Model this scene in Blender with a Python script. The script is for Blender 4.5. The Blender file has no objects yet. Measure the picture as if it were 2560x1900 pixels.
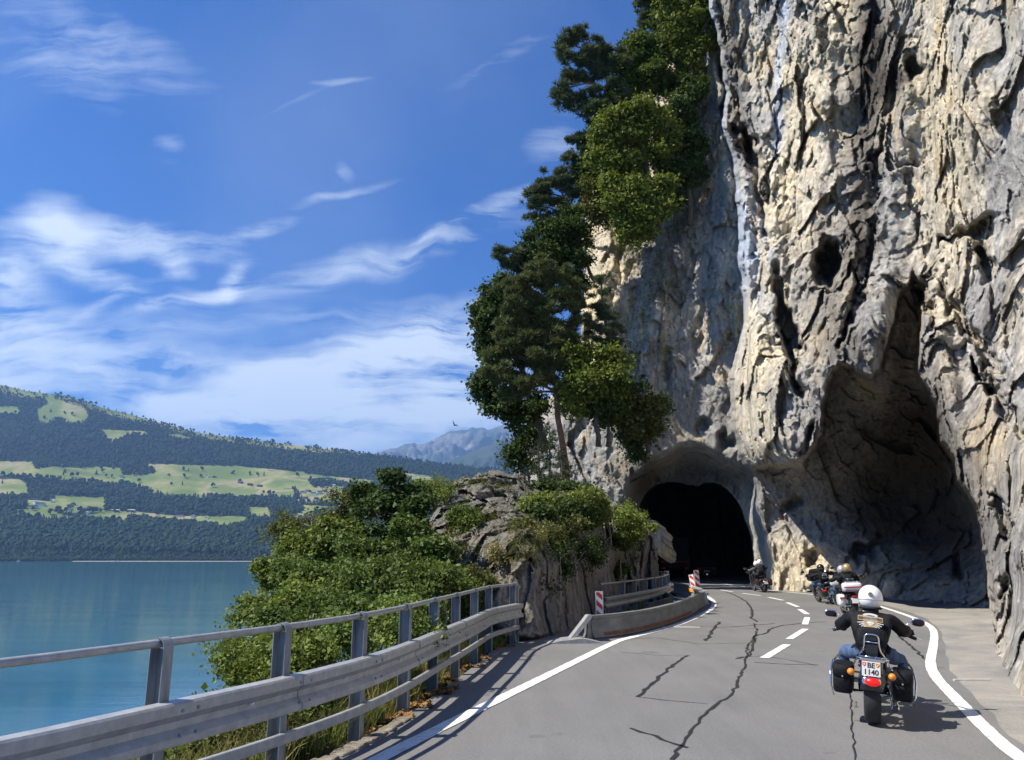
import bpy, math, random
import numpy as np
from mathutils import Vector, Matrix, Quaternion

# ------------------------------------------------------------------ camera, sky, sun, exposure
SC = bpy.context.scene
FPX, TH, CAMH = 1916.0, math.radians(12.88), 1.85
cd = bpy.data.cameras.new('camera'); cam = bpy.data.objects.new('camera', cd)
SC.collection.objects.link(cam); SC.camera = cam
cd.sensor_width = 36.0; cd.lens = FPX / 2560 * 36.0
cd.clip_start = 0.05; cd.clip_end = 60000
cam.location = (0, 0, CAMH); cam.rotation_euler = (math.radians(90) + TH, 0, 0)

SUN_AZ_X, SUN_AZ_Y, SUN_EL = -1.0, -0.15, 51.0
_sd = Vector((SUN_AZ_X, SUN_AZ_Y, 0)).normalized()
SUN_DIR = Vector((_sd.x * math.cos(math.radians(SUN_EL)), _sd.y * math.cos(math.radians(SUN_EL)), math.sin(math.radians(SUN_EL))))
sl = bpy.data.lights.new('sun', 'SUN'); sl.energy = 4.8; sl.angle = math.radians(0.53); sl.color = (1.0, 0.94, 0.83)
so = bpy.data.objects.new('sun', sl); SC.collection.objects.link(so)
so.rotation_euler = (-SUN_DIR).to_track_quat('-Z', 'Y').to_euler()

SC.view_settings.view_transform = 'Standard'; SC.view_settings.look = 'None'
SC.view_settings.gamma = 1.0; SC.view_settings.exposure = 0.92
try: SC.view_settings.use_curve_mapping = False
except Exception: pass
SC.cycles.max_bounces = 6; SC.cycles.diffuse_bounces = 2; SC.cycles.glossy_bounces = 2
SC.cycles.transmission_bounces = 3; SC.cycles.volume_bounces = 0; SC.cycles.transparent_max_bounces = 6

def ray(px, py):
    a = (px - 1280) / FPX; b = (950 - py) / FPX
    return a, math.cos(TH) - b * math.sin(TH), math.sin(TH) + b * math.cos(TH)
def at(px, py, Y):
    a, y, z = ray(px, py); t = Y / y
    return Vector((a * t, Y, CAMH + z * t))
def G(px, py, z=0.0):
    a, y, zz = ray(px, py); t = (z - CAMH) / zz
    return Vector((a * t, y * t, z))
def gy(py): return G(1280, py).y
def F(*pts): return [(x * 1.15, y * 1.15) for x, y in pts]
def ZO(pts, x0, y0, s): return [(x0 + x / s, y0 + y / s) for x, y in pts]

# ---- world: Nishita sky plus procedural cirrus laid out by direction
W = bpy.data.worlds.new('World'); SC.world = W; W.use_nodes = True
nt = W.node_tree; nt.nodes.clear()
def N(tree, t, **kw):
    n = tree.nodes.new(t)
    for k, v in kw.items(): setattr(n, k, v)
    return n
def mth(tree, op, a, b=None, c=None, clamp=False):
    n = tree.nodes.new('ShaderNodeMath'); n.operation = op; n.use_clamp = clamp
    for i, v in enumerate((a, b, c)):
        if v is None: continue
        if isinstance(v, (int, float)): n.inputs[i].default_value = v
        else: tree.links.new(v, n.inputs[i])
    return n.outputs[0]
def build_world():
    L = nt.links
    out = N(nt, 'ShaderNodeOutputWorld'); bg = N(nt, 'ShaderNodeBackground'); bg.inputs[1].default_value = 0.082
    sky = N(nt, 'ShaderNodeTexSky'); sky.sky_type = 'NISHITA'; sky.sun_disc = False
    sky.sun_elevation = math.radians(SUN_EL); sky.sun_rotation = math.atan2(SUN_DIR.x, SUN_DIR.y)
    sky.altitude = 600; sky.air_density = 1.05; sky.dust_density = 0.25; sky.ozone_density = 3.2
    hs = N(nt, 'ShaderNodeMixRGB'); hs.blend_type = 'MULTIPLY'; hs.inputs[0].default_value = 1.0; hs.inputs[2].default_value = (.13, .43, .88, 1)
    L.new(sky.outputs[0], hs.inputs[1])
    tc = N(nt, 'ShaderNodeTexCoord'); sp = N(nt, 'ShaderNodeSeparateXYZ'); L.new(tc.outputs['Generated'], sp.inputs[0])
    X, Y, Z = sp.outputs
    ys = mth(nt, 'MAXIMUM', Y, 0.05)
    u = mth(nt, 'DIVIDE', X, ys); v = mth(nt, 'DIVIDE', Z, ys)
    cb = N(nt, 'ShaderNodeCombineXYZ'); L.new(u, cb.inputs[0]); L.new(v, cb.inputs[1])
    # wobble
    nz = N(nt, 'ShaderNodeTexNoise'); nz.inputs['Scale'].default_value = 5.0; nz.inputs['Detail'].default_value = 7; nz.inputs['Distortion'].default_value = 0.6
    L.new(cb.outputs[0], nz.inputs['Vector'])
    sb = N(nt, 'ShaderNodeVectorMath', operation='SUBTRACT'); L.new(nz.outputs['Color'], sb.inputs[0]); sb.inputs[1].default_value = (.5, .5, .5)
    sc = N(nt, 'ShaderNodeVectorMath', operation='SCALE'); L.new(sb.outputs[0], sc.inputs[0]); sc.inputs['Scale'].default_value = 0.075
    ad = N(nt, 'ShaderNodeVectorMath', operation='ADD'); L.new(cb.outputs[0], ad.inputs[0]); L.new(sc.outputs[0], ad.inputs[1])
    s2 = N(nt, 'ShaderNodeSeparateXYZ'); L.new(ad.outputs[0], s2.inputs[0]); U, V = s2.outputs[0], s2.outputs[1]
    def blob(fx, fy, rx, ry, ang, amp):
        d = ray(fx * 1.15, fy * 1.15); cu, cv = d[0] / d[1], d[2] / d[1]
        d2 = ray(fx * 1.15 + 10, fy * 1.15); d3 = ray(fx * 1.15, fy * 1.15 - 10)
        kx = (d2[0] / d2[1] - cu) / 10 * 1.15; ky = (d3[2] / d3[1] - cv) / 10 * 1.15
        ca, sa = math.cos(math.radians(ang)), math.sin(math.radians(ang))
        du = mth(nt, 'SUBTRACT', U, cu); dv = mth(nt, 'SUBTRACT', V, cv)
        du = mth(nt, 'MULTIPLY', du, 1 / kx); dv = mth(nt, 'MULTIPLY', dv, 1 / ky)
        a = mth(nt, 'ADD', mth(nt, 'MULTIPLY', du, ca / rx), mth(nt, 'MULTIPLY', dv, sa / rx))
        b = mth(nt, 'ADD', mth(nt, 'MULTIPLY', du, -sa / ry), mth(nt, 'MULTIPLY', dv, ca / ry))
        r2 = mth(nt, 'ADD', mth(nt, 'MULTIPLY', a, a), mth(nt, 'MULTIPLY', b, b))
        return mth(nt, 'MULTIPLY', mth(nt, 'EXPONENT', mth(nt, 'MULTIPLY', r2, -1.0)), amp)
    BL = [(130, 500, 70, 45, -50, .75), (260, 510, 210, 34, -8, .62), (170, 575, 170, 22, -22, .5), (380, 570, 60, 18, -55, .45),
          (505, 605, 36, 22, 60, .85), (430, 650, 150, 16, 16, .45), (560, 495, 60, 14, 15, .5), (240, 660, 110, 16, 25, .35),
          (840, 560, 270, 32, 16, .42), (1050, 465, 150, 14, 22, .4), (740, 420, 110, 10, 15, .2),
          (20, 590, 60, 45, 0, .8), (40, 690, 110, 50, -10, .85), (90, 790, 230, 55, -8, .72), (310, 790, 130, 30, 0, .6), (290, 730, 150, 16, 5, .25),
          (760, 800, 250, 60, 12, 1.1), (960, 710, 150, 34, 18, 1.1), (1000, 830, 150, 80, 0, 1.0), (640, 850, 170, 40, -12, .7), (560, 910, 240, 30, -12, .95),
          (860, 900, 260, 50, 0, .95), (420, 880, 110, 22, -18, .7), (740, 172, 60, 10, 8, .13), (700, 195, 100, 8, 20, .08),
          (760, 365, 26, 12, -45, .12), (360, 310, 30, 40, 60, .16), (120, 150, 160, 60, -20, .17), (230, 90, 260, 60, -25, .16), (1210, 300, 60, 60, 60, .2), (1080, 130, 120, 20, 20, .16), (600, 700, 500, 30, 5, .16), (700, 950, 900, 70, 0, .35), (150, 870, 300, 40, -10, .4)]
    tot = None
    for b_ in BL:
        o = blob(*b_); tot = o if tot is None else mth(nt, 'ADD', tot, o)
    # fibres
    mp = N(nt, 'ShaderNodeMapping'); mp.inputs['Rotation'].default_value = (0, 0, math.radians(-14)); mp.inputs['Scale'].default_value = (3.4, 22, 1)
    L.new(ad.outputs[0], mp.inputs[0])
    n2 = N(nt, 'ShaderNodeTexNoise'); n2.inputs['Scale'].default_value = 1.5; n2.inputs['Detail'].default_value = 9; n2.inputs['Roughness'].default_value = .6; n2.inputs['Distortion'].default_value = 0.25
    L.new(mp.outputs[0], n2.inputs['Vector'])
    n3 = N(nt, 'ShaderNodeTexNoise'); n3.inputs['Scale'].default_value = 7.0; n3.inputs['Detail'].default_value = 8; n3.inputs['Roughness'].default_value = .55
    L.new(ad.outputs[0], n3.inputs['Vector'])
    fib = mth(nt, 'ADD', mth(nt, 'ADD', mth(nt, 'MULTIPLY', n2.outputs[0], 5.0), mth(nt, 'MULTIPLY', n3.outputs[0], 2.8)), -2.9); fib = mth(nt, 'MAXIMUM', fib, 0.02)
    dens = mth(nt, 'SUBTRACT', mth(nt, 'MULTIPLY', tot, mth(nt, 'POWER', fib, 1.15)), 0.05)
    dens = mth(nt, 'MINIMUM', mth(nt, 'MAXIMUM', dens, 0.0), 1.4)
    cov = mth(nt, 'SUBTRACT', 1.0, mth(nt, 'EXPONENT', mth(nt, 'MULTIPLY', dens, -1.35)))
    # rest of the sky (behind the camera) gets light cirrus veil
    n4 = N(nt, 'ShaderNodeTexNoise'); n4.inputs['Scale'].default_value = 2.2; n4.inputs['Detail'].default_value = 6
    L.new(tc.outputs['Generated'], n4.inputs['Vector'])
    veil = mth(nt, 'MULTIPLY', mth(nt, 'SUBTRACT', n4.outputs[0], .48, clamp=True), .35)
    cov = mth(nt, 'ADD', cov, veil, clamp=True)
    mx = N(nt, 'ShaderNodeMixRGB'); L.new(cov, mx.inputs[0]); L.new(hs.outputs[0], mx.inputs[1]); mx.inputs[2].default_value = (6.6, 7.3, 8.1, 1)
    L.new(mx.outputs[0], bg.inputs[0]); L.new(bg.outputs[0], out.inputs[0])
build_world()

# ------------------------------------------------------------------ helpers
COL = SC.collection
RNG = np.random.default_rng(7)
random.seed(5)
def tag(o, label=None, cat=None, group=None, kind=None):
    if label: o['label'] = label
    if cat: o['category'] = cat
    if group: o['group'] = group
    if kind: o['kind'] = kind
    return o
def link(name, me, mats=None, parent=None, loc=None, rot=None, smooth=False):
    o = bpy.data.objects.new(name, me); COL.objects.link(o)
    if mats is not None:
        for m in (mats if isinstance(mats, (list, tuple)) else [mats]): me.materials.append(m)
    if parent is not None: o.parent = parent
    if loc is not None: o.location = loc
    if rot is not None: o.rotation_euler = rot
    if smooth: me.polygons.foreach_set('use_smooth', np.ones(len(me.polygons), bool))
    return o
def empty(name, loc=(0, 0, 0), rot=(0, 0, 0), label=None, cat=None, group=None):
    o = bpy.data.objects.new(name, None); COL.objects.link(o); o.location = loc; o.rotation_euler = rot; o.empty_display_size = .2
    return tag(o, label, cat, group)
def npmesh(name, V_, Fq, k=4):
    """V_ (n,3) float, Fq (m,k) int -> mesh"""
    V_ = np.ascontiguousarray(V_, np.float32); Fq = np.ascontiguousarray(Fq, np.int32)
    me = bpy.data.meshes.new(name); me.vertices.add(len(V_)); me.vertices.foreach_set('co', V_.ravel())
    m = len(Fq); me.loops.add(m * k); me.loops.foreach_set('vertex_index', Fq.ravel())
    me.polygons.add(m); me.polygons.foreach_set('loop_start', np.arange(m, dtype=np.int32) * k)
    try: me.polygons.foreach_set('loop_total', np.full(m, k, np.int32))
    except Exception: pass
    me.update(calc_edges=True); me.validate()
    return me
class MB:
    """collects shapes, builds one mesh"""
    def __init__(s): s.v = []; s.f = []; s.m = []; s.cur = 0
    def add(s, vs, fs):
        b = len(s.v); s.v += [tuple(v) for v in vs]; s.f += [tuple(i + b for i in f) for f in fs]; s.m += [s.cur] * len(fs)
    def box(s, c, d, R=None, taper=1.0):
        hx, hy, hz = d[0] / 2, d[1] / 2, d[2] / 2; c = Vector(c)
        vs = []
        for z in (-1, 1):
            k = taper if z > 0 else 1.0
            for x, y in ((-1, -1), (1, -1), (1, 1), (-1, 1)):
                p = Vector((x * hx * k, y * hy * k, z * hz)); p = R @ p if R else p; vs.append(c + p)
        s.add(vs, [(3, 2, 1, 0), (4, 5, 6, 7), (0, 1, 5, 4), (1, 2, 6, 5), (2, 3, 7, 6), (3, 0, 4, 7)])
    def rbox(s, c, d, r=.03, R=None, n=4, e=.35):
        """rounded box: superellipsoid"""
        vs, fs = [], []; nu, nv = 20, 11; c = Vector(c)
        def sg(w, m): return math.copysign(abs(w) ** m, w)
        for j in range(nv):
            v = -math.pi / 2 + math.pi * j / (nv - 1)
            for i in range(nu):
                u = 2 * math.pi * i / nu
                p = Vector((d[0] / 2 * sg(math.cos(v), e) * sg(math.cos(u), e), d[1] / 2 * sg(math.cos(v), e) * sg(math.sin(u), e), d[2] / 2 * sg(math.sin(v), e)))
                vs.append(c + (R @ p if R else p))
        for j in range(nv - 1):
            for i in range(nu): fs.append((j * nu + i, j * nu + (i + 1) % nu, (j + 1) * nu + (i + 1) % nu, (j + 1) * nu + i))
        s.add(vs, fs)
    def ell(s, c, d, R=None, nu=16, nv=10):
        vs, fs = [], []; c = Vector(c)
        for j in range(nv + 1):
            v = -math.pi / 2 + math.pi * j / nv
            for i in range(nu):
                u = 2 * math.pi * i / nu
                p = Vector((d[0] * math.cos(v) * math.cos(u), d[1] * math.cos(v) * math.sin(u), d[2] * math.sin(v)))
                vs.append(c + (R @ p if R else p))
        for j in range(nv):
            for i in range(nu): fs.append((j * nu + i, j * nu + (i + 1) % nu, (j + 1) * nu + (i + 1) % nu, (j + 1) * nu + i))
        s.add(vs, fs)
    def tube(s, pts, r, n=8, cap=True):
        pts = [Vector(p) for p in pts]; m = len(pts)
        rr = r if isinstance(r, (list, tuple)) else [r] * m
        vs, fs = [], []; prev = None
        for i, p in enumerate(pts):
            t = (pts[min(i + 1, m - 1)] - pts[max(i - 1, 0)]).normalized()
            if prev is None:
                a = Vector((0, 0, 1)) if abs(t.z) < .9 else Vector((1, 0, 0)); x = t.cross(a).normalized()
            else: x = (prev - t * prev.dot(t)).normalized()
            prev = x; y = t.cross(x)
            for k in range(n):
                an = 2 * math.pi * k / n; vs.append(p + (x * math.cos(an) + y * math.sin(an)) * rr[i])
        for i in range(m - 1):
            for k in range(n): fs.append((i * n + k, i * n + (k + 1) % n, (i + 1) * n + (k + 1) % n, (i + 1) * n + k))
        if cap: fs.append(tuple(reversed(range(n)))); fs.append(tuple(range((m - 1) * n, m * n)))
        s.add(vs, fs)
    def cyl(s, a, b, r, n=16, r2=None): s.tube([a, b], [r, r if r2 is None else r2], n)
    def lathe(s, prof, c, axis='x', n=28):
        """prof [(r, h)] closed ring swept about axis"""
        vs, fs = [], []; m = len(prof); c = Vector(c)
        for k in range(n):
            an = 2 * math.pi * k / n
            for r, h in prof:
                if axis == 'x': p = Vector((h, r * math.cos(an), r * math.sin(an)))
                elif axis == 'y': p = Vector((r * math.cos(an), h, r * math.sin(an)))
                else: p = Vector((r * math.cos(an), r * math.sin(an), h))
                vs.append(c + p)
        for k in range(n):
            for i in range(m): fs.append((k * m + i, k * m + (i + 1) % m, ((k + 1) % n) * m + (i + 1) % m, ((k + 1) % n) * m + i))
        s.add(vs, fs)
    def prism(s, poly, axis, a, b):
        """poly 2D points; extruded along axis from a to b. axis x: poly=(y,z); y:(x,z); z:(x,y)"""
        def P(p, h): return {'x': (h, p[0], p[1]), 'y': (p[0], h, p[1]), 'z': (p[0], p[1], h)}[axis]
        n = len(poly); vs = [P(p, a) for p in poly] + [P(p, b) for p in poly]
        fs = [tuple(range(n)), tuple(range(2 * n - 1, n - 1, -1))] + [(i + n, (i + 1) % n + n, (i + 1) % n, i) for i in range(n)]
        s.add(vs, fs)
    def sweep(s, path, prof, closed=True):
        """path list of (pos, outward) horizontal frames; prof list of (u,z)"""
        vs, fs = [], []; m = len(prof)
        for p, o in path:
            for u, z in prof: vs.append((p[0] + o[0] * u, p[1] + o[1] * u, p[2] + z))
        for i in range(len(path) - 1):
            for k in range(m if closed else m - 1):
                fs.append((i * m + k, (i + 1) * m + k, (i + 1) * m + (k + 1) % m, i * m + (k + 1) % m))
        if closed: fs.append(tuple(range(m))); fs.append(tuple(reversed(range((len(path) - 1) * m, len(path) * m))))
        s.add(vs, fs)
    def mesh(s, name):
        me = bpy.data.meshes.new(name); me.from_pydata(s.v, [], s.f)
        if any(s.m): me.polygons.foreach_set('material_index', np.array(s.m, np.int32))
        me.update(); return me
    def build(s, name, mats, parent=None, smooth=False, angle=None, **kw):
        me = s.mesh(name)
        import bmesh
        bm = bmesh.new(); bm.from_mesh(me); bmesh.ops.recalc_face_normals(bm, faces=bm.faces); bm.to_mesh(me); bm.free()
        o = link(name, me, mats, parent, smooth=smooth, **kw)
        if smooth and angle is not None:
            try: me.set_sharp_from_angle(angle=math.radians(angle))
            except Exception: pass
        return o
def copy_tree(o, parent=None):
    c = o.copy(); COL.objects.link(c); c.parent = parent
    for ch in o.children: copy_tree(ch, c)
    return c

# ---- vectorised noise
_perm = np.random.default_rng(11).permutation(256).astype(np.int64); _perm = np.concatenate([_perm, _perm, _perm])
_g = np.random.default_rng(3).normal(size=(256, 3)); _g /= np.linalg.norm(_g, axis=1, keepdims=True)
def perlin(P):
    P = np.asarray(P, float); i = np.floor(P).astype(np.int64); f = P - i; i &= 255
    w = f * f * f * (f * (f * 6 - 15) + 10); r = 0
    for dx in (0, 1):
        for dy in (0, 1):
            for dz in (0, 1):
                h = _perm[_perm[_perm[i[:, 0] + dx] + ((i[:, 1] + dy) & 255)] + ((i[:, 2] + dz) & 255)]
                g = _g[h]; d = g[:, 0] * (f[:, 0] - dx) + g[:, 1] * (f[:, 1] - dy) + g[:, 2] * (f[:, 2] - dz)
                r = r + d * (w[:, 0] if dx else 1 - w[:, 0]) * (w[:, 1] if dy else 1 - w[:, 1]) * (w[:, 2] if dz else 1 - w[:, 2])
    return r * 1.5
def fbm(P, o=4, rough=.5, ridged=False):
    r = 0; a = 1; P = np.array(P, float)
    for k in range(o):
        n = perlin(P + 17.3 * k); r = r + a * ((1 - 2 * np.abs(n)) if ridged else n); a *= rough; P = P * 2.03
    return r
_h1 = np.random.default_rng(21).random((256, 3)); _h2 = np.random.default_rng(22).normal(size=(256, 3))
def facets(P):
    """planar tilted cells: sharp-edged rock facets. returns (height, f1)"""
    P = np.asarray(P, float); i = np.floor(P).astype(np.int64)
    best = np.full(len(P), 1e9); hh = np.zeros(len(P)); sec = np.full(len(P), 1e9)
    for dx in (-1, 0, 1):
        for dy in (-1, 0, 1):
            for dz in (-1, 0, 1):
                c = i + (dx, dy, dz); h = _perm[_perm[_perm[c[:, 0] & 255] + (c[:, 1] & 255)] + (c[:, 2] & 255)]
                pt = c + _h1[h]; d = P - pt; dd = (d * d).sum(1)
                val = (d * _h2[h]).sum(1) * .6 + (_h1[h][:, 0] - .5) * .8
                m = dd < best
                sec = np.where(m, best, np.minimum(sec, dd)); hh = np.where(m, val, hh); best = np.where(m, dd, best)
    return hh, np.sqrt(sec) - np.sqrt(best)
def inpoly(X, Y, poly):
    r = np.zeros(X.shape, bool); n = len(poly)
    for i in range(n):
        x1, y1 = poly[i]; x2, y2 = poly[(i + 1) % n]
        if y1 == y2: continue
        c = ((y1 > Y) != (y2 > Y)) & (X < (x2 - x1) * (Y - y1) / (y2 - y1) + x1); r ^= c
    return r
def rbf(ctrl, X, Y):
    """linear-kernel RBF of (x,y,val) evaluated at arrays"""
    c = np.array(ctrl, float); x, y, v = c[:, 0] / 1000, c[:, 1] / 1000, c[:, 2]
    K = np.hypot(x[:, None] - x[None], y[:, None] - y[None]); n = len(x)
    A = np.zeros((n + 3, n + 3)); A[:n, :n] = -K; A[:n, n] = 1; A[:n, n + 1] = x; A[:n, n + 2] = y; A[n:, :n] = A[:n, n:].T
    A[np.arange(n), np.arange(n)] += 1e-6
    s = np.linalg.solve(A, np.concatenate([v, [0, 0, 0]]))
    X_, Y_ = X.ravel() / 1000, Y.ravel() / 1000; r = s[n] + s[n + 1] * X_ + s[n + 2] * Y_
    for k in range(n): r -= s[k] * np.hypot(X_ - x[k], Y_ - y[k])
    return r.reshape(X.shape)
def blur(A, r, it=2):
    for _ in range(it):
        for ax in (0, 1):
            n = A.shape[ax]; pad = [(0, 0), (0, 0)]; pad[ax] = (r + 1, r)
            B = np.cumsum(np.pad(A, pad, mode='edge'), axis=ax)
            A = (np.take(B, np.arange(2 * r + 1, 2 * r + 1 + n), ax) - np.take(B, np.arange(0, n), ax)) / (2 * r + 1)
    return A
def unproj(PX, PY, D):
    a = (PX - 1280) / FPX; b = (950 - PY) / FPX
    y = math.cos(TH) - b * math.sin(TH); z = math.sin(TH) + b * math.cos(TH); t = D / y
    return np.stack([a * t, D, CAMH + z * t], -1)
def grid_faces(h, w, mask=None, flip=False):
    i = np.arange(h * w).reshape(h, w)
    q = np.stack([i[1:, :-1], i[1:, 1:], i[:-1, 1:], i[:-1, :-1]], -1)
    if flip: q = q[..., ::-1]
    if mask is not None: q = q[mask[:-1, :-1] & mask[1:, :-1] & mask[:-1, 1:] & mask[1:, 1:]]
    return q.reshape(-1, 4)
def skirt(V_, Fq, back, sel=None):
    """close an open sheet with a rim pushed by vector(s) back"""
    e = np.concatenate([Fq[:, [0, 1]], Fq[:, [1, 2]], Fq[:, [2, 3]], Fq[:, [3, 0]]])
    key = np.sort(e, 1); k = key[:, 0].astype(np.int64) * (len(V_) + 1) + key[:, 1]
    _, inv, cnt = np.unique(k, return_inverse=True, return_counts=True); b = e[cnt[inv] == 1]
    if sel is not None: b = b[sel[b].all(1)]
    uv, iv = np.unique(b, return_inverse=True); iv = iv.reshape(b.shape)
    nv = V_[uv] + np.asarray(back); base = len(V_)
    q = np.stack([b[:, 1], b[:, 0], base + iv[:, 0], base + iv[:, 1]], -1)
    return np.concatenate([V_, nv]), np.concatenate([Fq, q])
def compact(V_, Fq):
    u, inv = np.unique(Fq, return_inverse=True); return V_[u], inv.reshape(Fq.shape)

# ------------------------------------------------------------------ materials
def mat(name, col=(.5, .5, .5), rough=.6, metal=0.0, spec=.5, coat=0.0):
    m = bpy.data.materials.new(name); m.use_nodes = True; b = m.node_tree.nodes['Principled BSDF']
    b.inputs['Base Color'].default_value = (*col, 1); b.inputs['Roughness'].default_value = rough; b.inputs['Metallic'].default_value = metal
    b.inputs['Specular IOR Level'].default_value = spec; b.inputs['Coat Weight'].default_value = coat
    return m
def bsdf(m): return m.node_tree.nodes['Principled BSDF']
def noise_node(m, scale, detail=5, rough=.6, vec=None, dist=0.0):
    n = m.node_tree.nodes.new('ShaderNodeTexNoise'); n.inputs['Scale'].default_value = scale; n.inputs['Detail'].default_value = detail
    n.inputs['Roughness'].default_value = rough; n.inputs['Distortion'].default_value = dist
    if vec is not None: m.node_tree.links.new(vec, n.inputs['Vector'])
    return n
def coords(m, kind='Object', scale=None, rot=None):
    t = m.node_tree.nodes.new('ShaderNodeTexCoord'); o = t.outputs[kind]
    if kind == 'World':
        pass
    if scale or rot:
        mp = m.node_tree.nodes.new('ShaderNodeMapping'); m.node_tree.links.new(o, mp.inputs[0])
        if scale: mp.inputs['Scale'].default_value = scale
        if rot: mp.inputs['Rotation'].default_value = rot
        o = mp.outputs[0]
    return o
def ramp(m, fac, stops, interp='LINEAR'):
    r = m.node_tree.nodes.new('ShaderNodeValToRGB'); m.node_tree.links.new(fac, r.inputs[0]); cr = r.color_ramp; cr.interpolation = interp
    while len(cr.elements) < len(stops): cr.elements.new(.5)
    for e, (p, c) in zip(cr.elements, stops): e.position = p; e.color = (*c, 1) if len(c) == 3 else c
    return r.outputs[0]
def mix(m, fac, a, b, blend='MIX'):
    n = m.node_tree.nodes.new('ShaderNodeMixRGB'); n.blend_type = blend; L = m.node_tree.links
    for i, v in enumerate((fac, a, b)):
        if isinstance(v, (int, float)): n.inputs[i].default_value = v
        elif isinstance(v, tuple): n.inputs[i].default_value = (*v, 1)
        else: L.new(v, n.inputs[i])
    return n.outputs[0]
def bump(m, h, strength=.5, dist=.1, normal=None):
    n = m.node_tree.nodes.new('ShaderNodeBump'); n.inputs['Strength'].default_value = strength; n.inputs['Distance'].default_value = dist
    m.node_tree.links.new(h, n.inputs['Height'])
    if normal is not None: m.node_tree.links.new(normal, n.inputs['Normal'])
    return n.outputs[0]
def setc(m, sock): m.node_tree.links.new(sock, bsdf(m).inputs['Base Color'])
def setn(m, sock): m.node_tree.links.new(sock, bsdf(m).inputs['Normal'])
def noisy(name, c1, c2, scale=6, rough=.7, metal=0.0, bs=.2, bd=.02, spec=.5, stretch=None, detail=6, lo=.35, hi=.65):
    m = mat(name, c1, rough, metal, spec); v = coords(m, 'Object', stretch)
    n = noise_node(m, scale, detail, .65, v); setc(m, ramp(m, n.outputs[0], [(lo, c1), (hi, c2)]))
    if bs: 
        n2 = noise_node(m, scale * 4, 4, .6, v); setn(m, bump(m, n2.outputs[0], bs, bd))
    return m

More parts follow.
